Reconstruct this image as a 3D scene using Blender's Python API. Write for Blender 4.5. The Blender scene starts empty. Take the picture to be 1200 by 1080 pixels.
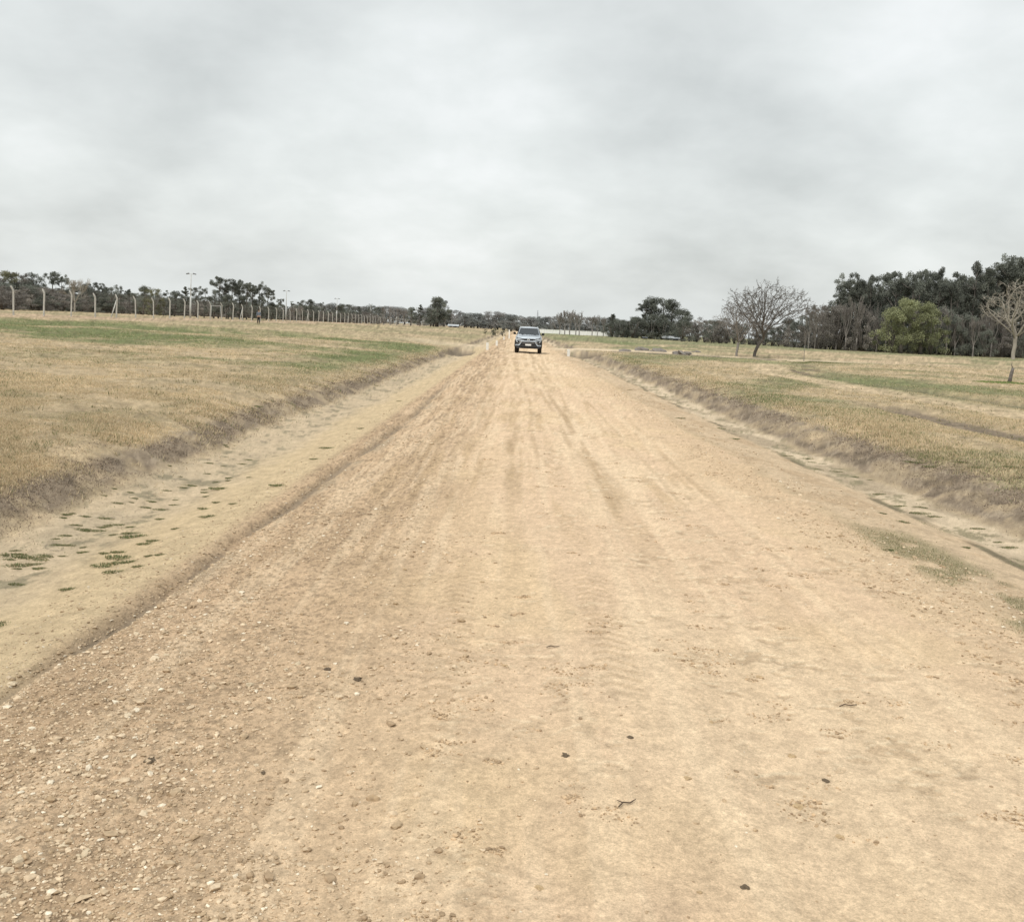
import bpy, bmesh, math, random
import numpy as np
from mathutils import Vector, Matrix, Quaternion
R = math.radians
random.seed(7); RNG = np.random.default_rng(7)
sc = bpy.context.scene
COL = sc.collection

# ------------------------------------------------------------------ camera
F = 1100.0; W0, H0 = 1200.0, 1080.0; PY = 462.0
VX, VY, ROLL = 605.0, 384.5, 2.6
EYE = 1.7
d_c = Vector(((VX-600)/F, (PY-VY)/F, -1)).normalized()
u0 = Vector((math.sin(R(ROLL)), math.cos(R(ROLL)), 0))
u_c = (u0 - d_c*u0.dot(d_c)).normalized()
r_c = d_c.cross(u_c).normalized()
M3 = Matrix((r_c, d_c, u_c))          # camera space -> world (rows: X, Y, Z)
cam_d = bpy.data.cameras.new('camera'); cam = bpy.data.objects.new('camera', cam_d); COL.objects.link(cam)
cam.matrix_world = Matrix.Translation((0, 0, EYE)) @ M3.to_4x4()
cam_d.sensor_fit = 'HORIZONTAL'; cam_d.sensor_width = 36; cam_d.lens = 36*F/W0
cam_d.shift_y = -(540-PY)/W0
cam_d.clip_start = 0.05; cam_d.clip_end = 20000
sc.camera = cam

def ray(px, py):
    return M3 @ Vector(((px-600)/F, (PY-py)/F, -1))
def atY(px, py, Y):
    d = ray(px, py); return Vector((d.x/d.y*Y, Y, EYE + d.z/d.y*Y))

# ------------------------------------------------------------------ noise
_P = np.random.default_rng(3).random((256, 256))
def vn(x, y, ox=0):
    x = np.asarray(x, float)+ox*17.3; y = np.asarray(y, float)+ox*9.7
    xi = np.floor(x).astype(np.int64); yi = np.floor(y).astype(np.int64)
    fx = x-xi; fy = y-yi
    fx = fx*fx*(3-2*fx); fy = fy*fy*(3-2*fy)
    a = _P[xi & 255, yi & 255]; b = _P[(xi+1) & 255, yi & 255]
    c = _P[xi & 255, (yi+1) & 255]; d = _P[(xi+1) & 255, (yi+1) & 255]
    return (a*(1-fx)+b*fx)*(1-fy)+(c*(1-fx)+d*fx)*fy
def fbm(x, y, o=4, ox=0, g=.5):
    s = 0; a = 1; t = 0
    x = np.asarray(x, float); y = np.asarray(y, float)
    for i in range(o):
        s = s+a*vn(x, y, ox+i*3); t += a; a *= g
        x, y = (x*1.73+y*1.02)+5.1, (y*1.73-x*1.02)+1.3
    return s/t
def sst(a, b, x):
    t = np.clip((x-a)/(b-a), 0, 1); return t*t*(3-2*t)
def band(x, c, w, s):
    return sst(-w-s, -w, x-c)*(1-sst(w, w+s, x-c))

# ------------------------------------------------------------------ terrain
_px = [-3000,-120,-48,-30,-14,-7.5,-5.6,-4.75,-4.3,-3.5,-2.8,-2.25,-1.6,0.4,2.5,3.2,4.0,4.55,5.2,5.75,6.6,12,20,3000]
_pz = [.8,.8,.82,.75,.47,.27,.14,-.03,-.23,-.27,-.15,-.05,-.03,0.02,-.02,-.05,-.13,-.23,-.24,-.02,.14,.14,.1,.1]
_tx = np.arange(-60, 60, .02); _tz = np.interp(_tx, _px, _pz)
_k = np.hanning(31); _k /= _k.sum(); _tz = np.convolve(np.pad(_tz, 15, mode='edge'), _k, 'valid')
def rut_x(y): return np.interp(y, [0,4,8,17,30,60,200], [-2.32,-2.22,-2.05,-1.85,-2.0,-2.2,-2.3])+.05*(vn(y*.9, 0, 4)-.5)*2
def wig(x, y):
    a = sst(2.4, 4.2, np.abs(x-.4))*(1-sst(9, 25, np.abs(x)))
    return x + a*(.55*(fbm(y/7., np.sign(x)*3+0*y, 3, 2)-.5) + .22*(fbm(y/1.3, np.sign(x)*5+0*y, 2, 8)-.5))
def zbase(x, y):
    x = np.asarray(x, float); y = np.asarray(y, float)
    xw = wig(x, y)
    z = np.interp(xw, _tx, _tz)
    # crossings fill the ditches
    cr = sst(76, 79, y)*(1-sst(91, 95, y))*sst(2.5, 3.5, x); cl = sst(72, 75, y)*(1-sst(90, 95, y))*(1-sst(-3, -2.5, x))*sst(-9,-6,x)
    z = z*(1-cr)+.02*cr; z = z*(1-cl)-.0*cl
    hole = band(x, 5.4, 1.2, .5)*band(y, 72, 3.5, 1.2); z = z-.38*hole
    holel = band(x, -3.9, .7, .5)*band(y, 67, 4, 1.5); z = z-.2*holel
    out = sst(5.5, 14, np.abs(x))
    z = z + out*.5*(fbm(x/22., y/22., 3, 5)-.5)*sst(8, 60, np.hypot(x, y))
    rise = sst(60, 150, y)*(1-sst(150, 400, y))*(1-sst(-48, -25, x)); z = z+.25*rise
    # field hollows of the right track
    rt = track_x(y); z = z - .10*band(x, rt+2.2, .5, .5)*sst(14, 24, y)*(1-sst(80,110,y))
    z = z - .09*band(x, 9.6, .45, .45)*sst(13, 16, y)*(1-sst(22, 26, y))
    return z
def track_x(y): return 12.3+.35*np.sin(y/9.)+np.interp(y, [0, 45, 80], [0, .2, 9])
def zfine(x, y):
    ax = np.abs(x-.4)
    near = 1-sst(25, 60, y)
    road = band(x, .4, 2.5, .5)
    z = 0
    # wheel tracks
    for c, w, dpt in ((-.55,.16,.010),(1.15,.2,.012),(.1,.12,.006),(-1.15,.14,.010),(1.9,.14,.006)):
        c2 = c+.16*(fbm(y/6., 0*y+c, 2, 6)-.5)
        z = z - road*dpt*band(x, c2, w*.5, w)*(.4+1.2*fbm(y/2., 0*y, 2, 9))
    z = z + road*.010*(fbm(x*3.2, y*2.4, 3, 1)-.5)*near*1.4
    # scuffs and hoof-like dents
    z = z - road*.006*scuff(x, y)*near
    # gravelly sides are lumpy
    gr = band(x, -1.5, .8, .5)+band(x, 3.5, .5, .3)
    z = z + gr*.022*(fbm(x*9, y*9, 4, 20, .7)-.5)*near
    # gully
    rx = rut_x(y); gl = np.exp(-((x-rx+.03)/.07)**2)
    z = z - .055*gl*(1-sst(22, 34, y))*(.6+.8*fbm(y*.7, 0*y, 2, 3))
    # ditch erosion and banks
    dl = band(x, -3.5, 1.1, .3)+band(x, 4.9, .5, .3)
    z = z + dl*.05*(fbm(x*2.2+y*.5, y*1.1, 4, 22)-.5)*near
    bk = band(x, -4.9, .6, .4)+band(x, 6.1, .6, .5)
    z = z + bk*.10*(fbm(x*2.2, y*2.6, 4, 24, .6)-.5)*near
    fld = sst(4.9, 6.2, np.abs(x))
    z = z + fld*.09*(fbm(x*1.2, y*1.2, 4, 26, .6)-.5)*(1-sst(40,90,y))
    return z
def zg(x, y): return zbase(x, y)+zfine(x, y)
def z1(x, y): return float(zg(np.array([x]), np.array([y]))[0])
def ground_at(px, py):
    d = ray(px, py); t = 1.5*1.012**np.arange(640)
    hit = np.nonzero(EYE+d.z*t < zg(d.x*t, d.y*t))[0]
    b = t[hit[0]] if len(hit) else t[-1]; a = b/1.012
    for i in range(2):
        t = np.linspace(a, b, 24); hit = np.nonzero(EYE+d.z*t < zg(d.x*t, d.y*t))[0]; k = hit[0] if len(hit) else 23
        b = t[k]; a = t[max(0, k-1)]
    return Vector((d.x*b, d.y*b, z1(d.x*b, d.y*b)))

def mixc(c, col, m):
    return c*(1-m[..., None])+np.array(col)*m[..., None]
def ground_color(x, y):
    sh = x.shape
    xw = wig(x, y)
    c = np.zeros(sh+(3,))
    n1 = fbm(x/3., y/4., 5, 31, .6); n2 = fbm(x/14., y/18., 4, 33); n3 = fbm(x*2, y*2, 3, 35); n4 = fbm(x*5, y*4.3, 4, 36, .65)
    c[:] = (.380, .295, .188)
    c = mixc(c, (.33, .26, .16), sst(.52, .70, n1)*.5)
    c = mixc(c, (.44, .335, .215), sst(.50, .70, n3)*.6)
    L = 1-sst(-6, -4.5, xw); Rr = sst(5.4, 7, xw)
    gm = green_left(x, y, n1, n2)
    c = mixc(c, (.12, .145, .058), L*gm*.9)
    c = mixc(c, (.20, .19, .10), L*sst(80, 105, y)*sst(.40, .58, n2)*.6)
    c = mixc(c, (.40, .29, .20), L*band(x, -43, 3.5, 3)*.8)
    c = mixc(c, (.185, .155, .085), L*sst(.60, .70, fbm(x*.9, y*.5, 4, 38, .6))*.6*(1-gm))
    gR = Rr*green_right(x, y)
    c = mixc(c, (.165, .168, .085), gR*.8)
    c = mixc(c, (.175, .18, .095), Rr*sst(130, 170, y)*.7)
    c = mixc(c, (.45, .34, .225), Rr*band(y, 76, 12, 12)*sst(26, 36, x)*(.5+.5*sst(.4, .6, n2)))
    rt = track_x(y)
    c = mixc(c, (.46, .355, .23), Rr*band(x, rt, .60, .7)*sst(12, 18, y)*(1-sst(84, 92, y))*(.6+.4*sst(.35,.55,n1)))
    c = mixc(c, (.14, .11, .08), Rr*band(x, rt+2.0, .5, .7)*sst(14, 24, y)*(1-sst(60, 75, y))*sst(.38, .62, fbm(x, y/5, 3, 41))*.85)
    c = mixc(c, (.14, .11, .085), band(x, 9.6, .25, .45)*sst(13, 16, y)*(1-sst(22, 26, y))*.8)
    c = mixc(c, (.14, .165, .07), Rr*band(x, 16.5, 2.0, 2.5)*sst(20, 30, y)*sst(.3, .5, n2)*.7)
    c = mixc(c, (.12, .10, .075), band(y-.02*x, 92.5, .8, .8)*sst(38, 46, x)*sst(.4, .55, vn(x/3, 0*x, 3))*.85)
    c = c*(.56+.88*n4[..., None]); c = c*(.70+.60*fbm(x*17, y*11, 3, 42, .75)[..., None])
    tf = sst(.60, .66, fbm(x*2.4, y*1.5, 4, 29, .6))*np.clip(L+Rr, 0, 1); c = mixc(c, (.20, .17, .10), tf*.4)
    # banks : grey brown mud with straw showing through
    m1 = fbm(x*1.6, y*.8, 4, 45); m2 = fbm(x*1.6, y*.8, 4, 46); ms = fbm(x*12, y*9, 4, 47, .75)
    mL = band(xw, -4.56, .12, .28)*sst(.20, .50, m1+.10); mR = 1.25*band(xw, 5.70, .26, .34)*sst(.22, .52, m2+.09)
    mud = np.zeros(sh+(3,)); mud[:] = (.21, .165, .12); mud = mixc(mud, (.11, .085, .062), sst(.48, .66, fbm(x*4, y*4, 4, 48, .65))*.8); mud = mixc(mud, (.34, .275, .20), sst(.55, .68, ms)*.65)
    m = (np.clip(mL+mR, 0, 1)*(.45+.55*sst(.30, .52, fbm(x*3, y*2.2, 4, 44, .6))))[..., None]*.95; c = c*(1-m)+mud*m
    # ditch floors
    nd = fbm(x*1.8+y*.6, y*.9, 4, 49, .6); nf = fbm(x*14, y*11, 5, 50, .75)
    dl = sst(-4.40, -4.12, xw+.25*(nd-.5))*(1-sst(-2.35, -2.2, x))
    dc = np.zeros(sh+(3,)); dc[:] = (.455, .358, .242)
    dc = mixc(dc, (.36, .29, .20), sst(.47, .60, nd+.28*(nf-.5))*.6)
    dc = mixc(dc, (.475, .365, .225), sst(-3.6, -2.9, x+.8*(nd-.5))*.85)
    dc = mixc(dc, (.20, .175, .115), sst(.57, .70, fbm(x*5, y*3.4, 4, 54, .65))*(1-sst(-3.5, -3.0, x))*.75)
    cr_ = np.abs(fbm(x*1.1+y*.35, y*.8, 3, 51)-.5); dc = mixc(dc, (.15, .125, .095), (1-sst(.001, .006, cr_))*.6*(1-sst(-3.4,-3.1,x)))
    cr2 = np.abs(fbm(x*3.1+y*.35, y*2.3, 3, 63)-.5); dc = mixc(dc, (.19, .155, .11), (1-sst(.002, .007, cr2))*.3*(1-sst(-3.7,-3.3,x)))
    dc = dc*(.66+.68*nf[..., None])
    c = c*(1-dl[..., None])+dc*dl[..., None]
    edge = 3.30+.25*(fbm(0*x, y/1.5, 3, 39)-.5)
    dr = sst(edge, edge+.2, x)*(1-sst(5.10, 5.32, xw+.35*(nd-.5)))
    dc2 = np.zeros(sh+(3,)); dc2[:] = (.475, .36, .24)
    dc2 = mixc(dc2, (.37, .26, .16), sst(.46, .62, fbm(x*2, y*1.4, 4, 40))*.5)
    dc2 = mixc(dc2, (.50, .40, .28), sst(4.46, 4.72, xw+.22*(nd-.5)))
    dc2 = mixc(dc2, (.30, .235, .16), sst(4.4, 4.7, xw)*sst(.44, .58, nd+.2*(nf-.5))*.75)
    dc2 = mixc(dc2, (.15, .125, .08), band(xw, 4.54, .04, .06)*sst(.40, .6, fbm(x*.9, y*1.1, 3, 52))*.9)
    dc2 = mixc(dc2, (.20, .175, .105), sst(4.45, 4.6, xw)*sst(.56, .66, fbm(x*5, y*3, 4, 53, .65))*.75)
    dc2 = dc2*(.66+.68*nf[..., None])
    c = c*(1-dr[..., None])+dc2*dr[..., None]
    # road
    rd = sst(-2.42, -2.15, x+.06*(n3-.5))*(1-sst(edge-.15, edge+.25, x+.35*(n3-.5)))
    rc = np.zeros(sh+(3,)); rc[:] = (.575, .422, .282)
    lg = fbm(x/1.6, y/5., 4, 55); rc = mixc(rc, (.535, .395, .245), sst(.42, .62, lg)*.45)
    rc = mixc(rc, (.58, .44, .26), sst(.54, .72, fbm(x/.8, y/1.2, 3, 56))*.3)
    rc = mixc(rc, (.62, .475, .318), sst(.50, .68, fbm(x/1.1, y/3.5, 4, 57))*.6)
    gl = (1-sst(-1.3, -.1, x+.5*(fbm(x*.8, y*.35, 3, 58)-.5)))
    rc = mixc(rc, (.465, .33, .21), gl*.85)
    rc = mixc(rc, (.34, .238, .148), gl*sst(.48, .66, fbm(x*1.2, y*.8, 4, 59, .6))*.6)
    rc = mixc(rc, (.48, .35, .225), sst(2.3, 3.0, x)*.5)
    st = fbm(x*7+.6*np.sin(y/5), y*.28, 3, 60, .6); rc = mixc(rc, (.44, .315, .19), sst(.54, .66, st)*sst(.42, .60, fbm(x*1.5, y*.5, 3, 70))*band(x, .0, 1.9, .6)*sst(3, 9, y)*.65)
    rc = mixc(rc, (.66, .51, .345), (1-sst(.32, .46, st))*band(x, .2, 2.0, .6)*.4)
    for cx_, w_ in ((-.55,.10),(.05,.08),(1.1,.12),(-1.15,.10)):
        c2 = cx_+.2*(fbm(y/6., 0*y+cx_, 2, 6)-.5)
        rc = mixc(rc, (.39, .28, .17), band(x, c2, w_*.5, w_)*sst(.40, .64, fbm(x*4, y*.7, 3, 61))*.60*sst(5, 11, y))
    for cx_ in (-.85, -.30, .55):
        tr = (np.sin(y*2*math.pi/.11+np.abs(x-cx_)*34) > .2)*band(x, cx_+.15*(fbm(y/6.,0*y,2,6)-.5), .09, .03)*band(y, 8.5, 3.5, 3)*sst(.46, .58, fbm(x*1.4, y*.8, 3, 62+cx_))
        rc = mixc(rc, (.38, .27, .165), tr*.42)
    # narrow tyre tracks running along the road, wandering a little
    for k_, (cx_, w_, a_, y0_, y1_) in enumerate(((-1.42,.055,.55,4,40),(-1.22,.05,.5,4,40),(-.98,.06,.45,5,50),(-.62,.075,.6,8,75),(-.40,.05,.5,9,75),(.02,.07,.6,9,80),(.20,.045,.5,10,80),(.72,.06,.5,10,75),(1.02,.075,.6,7,75),(1.45,.05,.40,9,70),(1.95,.05,.35,6,60),(2.3,.06,.30,6,50))):
        c2 = cx_+.16*np.sin(y/(6.5+k_*.7)+k_)+.10*(fbm(y/3., 0*y+k_, 2, 16)-.5)
        bl = np.maximum(w_, .0022*y)
        rc = mixc(rc, (.37, .262, .16), band(x, c2, bl*.4, bl*.7)*sst(.40, .58, fbm(x*2.5+k_, y*.55, 4, 74, .6))*a_*sst(y0_, y0_+4, y)*(1-sst(y1_*.8, y1_, y)))
        rc = mixc(rc, (.66, .51, .35), band(x, c2+bl*1.5, bl*.3, bl*.8)*sst(.45, .6, fbm(x*2.5+k_, y*.5, 3, 76))*a_*.7*sst(y0_, y0_+4, y))
    sc1 = scuff(x, y)
    rc = mixc(rc, (.36, .26, .165), sc1*.5)
    rc = mixc(rc, (.68, .55, .38), scuff(x, y-.018)*(1-sc1)*.6)
    rc = rc*(.72+.56*fbm(x*26, y*26, 4, 64, .8)[..., None])
    rc = rc*(1-.30*((.15+gl)*(sst(.5, .64, fbm(x*34, y*34, 3, 65, .8))))[..., None])
    c = c*(1-rd[..., None])+rc*rd[..., None]
    sg = band(x, 3.62+.15*(n1-.5), .22, .28)*sst(4.2, 5.2, y)*(1-sst(8.4, 9.6, y))
    c = mixc(c, (.24, .205, .12), sg*sst(.35, .55, fbm(x*3, y*3, 3, 66))*.8)
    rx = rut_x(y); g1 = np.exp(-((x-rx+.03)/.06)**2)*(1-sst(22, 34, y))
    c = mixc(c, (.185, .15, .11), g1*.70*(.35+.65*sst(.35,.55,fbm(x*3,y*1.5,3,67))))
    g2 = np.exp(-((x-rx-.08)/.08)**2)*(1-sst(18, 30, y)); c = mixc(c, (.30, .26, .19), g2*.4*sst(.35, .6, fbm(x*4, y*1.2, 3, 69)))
    s1 = sst(2.6, 4, x)*(1-sst(13, 20, x))*band(y+.0*x+2*(n2-.5), 86, 3.6, 1.2)
    s2 = band(x, 24, 7, 5)*band(y-.12*(x-20), 82.5, 1.0, 1.2); s3 = (1-sst(-3, -2, x))*sst(-12, -8, x)*band(y, 83, 4, 3)
    c = mixc(c, (.58, .465, .325), np.clip(s1+s2*.9+s3*.5, 0, 1)*.95)
    mud2 = band(x, 17, 8, 3)*band(y, 79, 2.2, 2)*sst(.40, .55, fbm(x/2, y/1.4, 3, 68))
    c = mixc(c, (.13, .105, .085), mud2*.9)
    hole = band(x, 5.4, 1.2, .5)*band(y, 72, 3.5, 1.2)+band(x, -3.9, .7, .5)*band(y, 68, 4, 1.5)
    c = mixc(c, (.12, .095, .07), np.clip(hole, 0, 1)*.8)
    return np.clip(c, .01, .9)
def green_left(x, y, n1, n2):
    a = sst(24, 34, y+x*-.25+10*(n2-.5))*(1-sst(72, 92, y-.1*x+20*(n2-.5)))
    p = fbm(x/5., y/9., 4, 34, .6)
    return a*sst(.40, .60, .55*p+.45*n1+.07*band(y, 54, 12, 10)-.025)
def green_right(x, y): return sst(.42, .62, fbm(x/6., y/9., 5, 37, .65))
def scuff(x, y):
    m = sst(.47, .62, fbm(x*1.3, y*1.5, 3, 14))*sst(-1.0, .6, x)
    n = fbm(x*9, y*13, 3, 12, .5)
    return sst(.62, .70, n)*m

# ------------------------------------------------------------------ helpers
def add_obj(name, me, parent=None, mat=None):
    o = bpy.data.objects.new(name, me); COL.objects.link(o)
    if mat is not None and me is not None and not me.materials: me.materials.append(mat)
    if parent: o.parent = parent
    return o
def tag(o, label=None, cat=None, group=None, kind=None):
    if label: o['label'] = label
    if cat: o['category'] = cat
    if group: o['group'] = group
    if kind: o['kind'] = kind
    return o
def empty(name, loc, rz=0, s=1.0):
    o = bpy.data.objects.new(name, None); COL.objects.link(o); o.location = loc
    o.rotation_euler = (0, 0, rz); o.scale = (s, s, s) if not hasattr(s, '__len__') else s
    o.empty_display_size = .2
    return o
def np_mesh(name, V, Fc, n, col=None, smooth=False):
    """V (N,3); Fc (M,n) faces all with n corners"""
    me = bpy.data.meshes.new(name)
    me.vertices.add(len(V)); me.vertices.foreach_set('co', np.ascontiguousarray(V, np.float32).ravel())
    me.loops.add(Fc.size); me.loops.foreach_set('vertex_index', np.ascontiguousarray(Fc, np.int32).ravel())
    me.polygons.add(len(Fc)); me.polygons.foreach_set('loop_start', np.arange(0, Fc.size, n, dtype=np.int32))
    me.polygons.foreach_set('use_smooth', np.full(len(Fc), smooth))
    me.update(calc_edges=True)
    if col is not None:
        a = me.color_attributes.new('Col', 'FLOAT_COLOR', 'POINT')
        cc = np.ones((len(V), 4), np.float32); cc[:, :3] = col; a.data.foreach_set('color', cc.ravel())
    return me
class MB:
    def __init__(s): s.v = []; s.f = []; s.sm = []
    def add(s, vs, fs, sm=False):
        b = len(s.v); s.v += [tuple(v) for v in vs]; s.f += [tuple(b+i for i in f) for f in fs]; s.sm += [sm]*len(fs)
    def box(s, c, d, rot=None, bev=0):
        x, y, z = d[0]/2, d[1]/2, d[2]/2
        if bev:
            bm = bmesh.new(); bmesh.ops.create_cube(bm, size=1)
            bmesh.ops.scale(bm, vec=d, verts=bm.verts)
            bmesh.ops.bevel(bm, geom=bm.edges[:], offset=bev, segments=2, affect='EDGES')
            bm.verts.index_update()
            vs = [v.co.copy() for v in bm.verts]; fs = [[v.index for v in f.verts] for f in bm.faces]; bm.free()
        else:
            vs = [Vector((sx*x, sy*y, sz*z)) for sx in (-1, 1) for sy in (-1, 1) for sz in (-1, 1)]
            fs = [(0,1,3,2),(4,6,7,5),(0,4,5,1),(2,3,7,6),(0,2,6,4),(1,5,7,3)]
        if rot is not None: vs = [rot @ v for v in vs]
        s.add([v+Vector(c) for v in vs], fs)
    def tube(s, pts, rad, n=6, caps=True):
        pts = [Vector(p) for p in pts]
        if not hasattr(rad, '__len__'): rad = [rad]*len(pts)
        vs = []; 
        for i, p in enumerate(pts):
            t = (pts[min(i+1, len(pts)-1)]-pts[max(i-1, 0)]).normalized()
            a = t.orthogonal().normalized() if i == 0 else (a-t*a.dot(t)).normalized()
            b = t.cross(a)
            for k in range(n):
                w = 2*math.pi*k/n; vs.append(p+(a*math.cos(w)+b*math.sin(w))*rad[i])
        fs = [(i*n+k, i*n+(k+1) % n, (i+1)*n+(k+1) % n, (i+1)*n+k) for i in range(len(pts)-1) for k in range(n)]
        if caps: fs += [tuple(range(n))[::-1], tuple((len(pts)-1)*n+k for k in range(n))]
        s.add(vs, fs, True)
    def prism(s, poly, y0, y1, axis=1):
        """poly in (x,z), extruded along y"""
        n = len(poly); vs = [Vector((p[0], y, p[1])) for y in (y0, y1) for p in poly]
        if axis == 0: vs = [Vector((v.y, v.x, v.z)) for v in vs]
        s.add(vs, [tuple(range(n)), tuple(range(2*n-1, n-1, -1))]+[(i, (i+1) % n+0, n+(i+1) % n, n+i)[::-1] for i in range(n)])
    def mesh(s, name):
        me = bpy.data.meshes.new(name); me.from_pydata(s.v, [], s.f); 
        me.polygons.foreach_set('use_smooth', s.sm)
        bm = bmesh.new(); bm.from_mesh(me); bmesh.ops.recalc_face_normals(bm, faces=bm.faces); bm.to_mesh(me); bm.free()
        me.update(); return me
    def build(s, name, mat, parent=None): return add_obj(name, s.mesh(name), parent, mat)
def copy_tree(src, parent=None):
    c = src.copy(); COL.objects.link(c)
    if parent: c.parent = parent
    for ch in list(src.children): copy_tree(ch, c)
    return c

# ------------------------------------------------------------------ materials
def mat(name):
    m = bpy.data.materials.new(name); m.use_nodes = True; nt = m.node_tree
    b = nt.nodes['Principled BSDF']; b.inputs['Roughness'].default_value = .9
    if 'Specular IOR Level' in b.inputs: b.inputs['Specular IOR Level'].default_value = .15
    return m, nt, b
def N(nt, t, **kw):
    n = nt.nodes.new(t)
    for k, v in kw.items():
        if k in n.inputs: n.inputs[k].default_value = v
        else: setattr(n, k, v)
    return n
def noise_mat(name, c1, c2, scale=20, rough=.85, bump=.0, bdist=.01, metallic=0, spec=.15, coat=0):
    m, nt, b = mat(name); L = nt.links.new
    tc = N(nt, 'ShaderNodeTexCoord'); no = N(nt, 'ShaderNodeTexNoise'); no.inputs['Scale'].default_value = scale; no.inputs['Detail'].default_value = 5
    L(tc.outputs['Object'], no.inputs['Vector'])
    cr = N(nt, 'ShaderNodeValToRGB'); cr.color_ramp.elements[0].color = (*c1, 1); cr.color_ramp.elements[1].color = (*c2, 1)
    cr.color_ramp.elements[0].position = .3; cr.color_ramp.elements[1].position = .7
    L(no.outputs['Fac'], cr.inputs['Fac']); L(cr.outputs['Color'], b.inputs['Base Color'])
    b.inputs['Roughness'].default_value = rough; b.inputs['Metallic'].default_value = metallic; b.inputs['Specular IOR Level'].default_value = spec
    b.inputs['Coat Weight'].default_value = coat; b.inputs['Coat Roughness'].default_value = .08
    if bump:
        bp = N(nt, 'ShaderNodeBump'); bp.inputs['Strength'].default_value = bump; bp.inputs['Distance'].default_value = bdist
        L(no.outputs['Fac'], bp.inputs['Height']); L(bp.outputs['Normal'], b.inputs['Normal'])
    return m
def ground_mat(name, gravel):
    m, nt, b = mat(name); L = nt.links.new
    at = N(nt, 'ShaderNodeAttribute', attribute_name='Col'); tc = N(nt, 'ShaderNodeTexCoord')
    def noi(s, d=4, r=.6, sc3=(1,1,1)):
        mp = N(nt, 'ShaderNodeMapping'); mp.inputs['Scale'].default_value = sc3; L(tc.outputs['Object'], mp.inputs['Vector'])
        n = N(nt, 'ShaderNodeTexNoise'); n.inputs['Scale'].default_value = s; n.inputs['Detail'].default_value = d; n.inputs['Roughness'].default_value = r
        L(mp.outputs['Vector'], n.inputs['Vector']); return n
    n1 = noi(48, 8, .8); n2 = noi(5 if gravel else 2.2, 6, .65); n3 = noi(150, 3, .7)
    def mr(src, a, bb, c, d):
        x = N(nt, 'ShaderNodeMapRange'); x.inputs[1].default_value = a; x.inputs[2].default_value = bb; x.inputs[3].default_value = c; x.inputs[4].default_value = d
        L(src, x.inputs[0]); return x.outputs[0]
    def mul(a, bb):
        x = N(nt, 'ShaderNodeMath', operation='MULTIPLY'); L(a, x.inputs[0]); L(bb, x.inputs[1]); return x.outputs[0]
    k = .34 if gravel else .5
    f = mul(mul(mr(n1.outputs['Fac'], .3, .7, 1-k*.8, 1+k*.8), mr(n2.outputs['Fac'], .3, .7, 1-k*.28, 1+k*.28)), mr(n3.outputs['Fac'], .3, .7, .80, 1.20))
    mx = N(nt, 'ShaderNodeVectorMath', operation='SCALE'); L(at.outputs['Color'], mx.inputs[0]); L(f, mx.inputs['Scale'])
    L(mx.outputs[0], b.inputs['Base Color'])
    bp = N(nt, 'ShaderNodeBump'); bp.inputs['Strength'].default_value = .6; bp.inputs['Distance'].default_value = .016 if gravel else .035
    L(n1.outputs['Fac'], bp.inputs['Height'])
    bp2 = N(nt, 'ShaderNodeBump'); bp2.inputs['Strength'].default_value = .35; bp2.inputs['Distance'].default_value = .05
    L(n2.outputs['Fac'], bp2.inputs['Height']); L(bp.outputs['Normal'], bp2.inputs['Normal']); L(bp2.outputs['Normal'], b.inputs['Normal'])
    b.inputs['Roughness'].default_value = .95; b.inputs['Specular IOR Level'].default_value = .08
    return m
def attr_mat(name, transl=.0, rough=.9, noise=0, spec=.1, gain=1.0, rnd=.0):
    m, nt, b = mat(name); L = nt.links.new
    at = N(nt, 'ShaderNodeAttribute', attribute_name='Col')
    src = at.outputs['Color']
    if rnd:
        oi = N(nt, 'ShaderNodeObjectInfo'); mr = N(nt, 'ShaderNodeMapRange'); mr.inputs[3].default_value = 1-rnd; mr.inputs[4].default_value = 1+rnd
        L(oi.outputs['Random'], mr.inputs[0]); v = N(nt, 'ShaderNodeVectorMath', operation='SCALE'); L(src, v.inputs[0]); L(mr.outputs[0], v.inputs['Scale']); src = v.outputs[0]
    if noise:
        tc = N(nt, 'ShaderNodeTexCoord'); no = N(nt, 'ShaderNodeTexNoise'); no.inputs['Scale'].default_value = noise; no.inputs['Detail'].default_value = 4
        L(tc.outputs['Object'], no.inputs['Vector']); mr = N(nt, 'ShaderNodeMapRange'); mr.inputs[1].default_value = .3; mr.inputs[2].default_value = .7; mr.inputs[3].default_value = .75; mr.inputs[4].default_value = 1.2
        L(no.outputs['Fac'], mr.inputs[0]); v = N(nt, 'ShaderNodeVectorMath', operation='SCALE'); L(src, v.inputs[0]); L(mr.outputs[0], v.inputs['Scale']); src = v.outputs[0]
    L(src, b.inputs['Base Color']); b.inputs['Roughness'].default_value = rough; b.inputs['Specular IOR Level'].default_value = spec
    if transl:
        out = nt.nodes['Material Output']; tr = N(nt, 'ShaderNodeBsdfTranslucent'); L(src, tr.inputs['Color'])
        mx = N(nt, 'ShaderNodeMixShader'); mx.inputs[0].default_value = transl; L(b.outputs[0], mx.inputs[1]); L(tr.outputs[0], mx.inputs[2]); L(mx.outputs[0], out.inputs['Surface'])
    return m
G_ROAD = ground_mat('packed_sandy_earth', True); G_FIELD = ground_mat('dry_turf_soil', False)
M_GRASS = attr_mat('grass_blades', .35); M_STONE = attr_mat('gravel_stone', 0, .9, 60); M_LEAF = attr_mat('tree_leaves', .42, .8, 0, .15, rnd=.18)
M_BARK = noise_mat('dark_bark', (.10,.09,.08), (.19,.17,.15), 8, .95, .5, .05)
M_PALEBARK = noise_mat('pale_bark', (.26,.23,.19), (.42,.38,.32), 6, .9, .3, .03)
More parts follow.
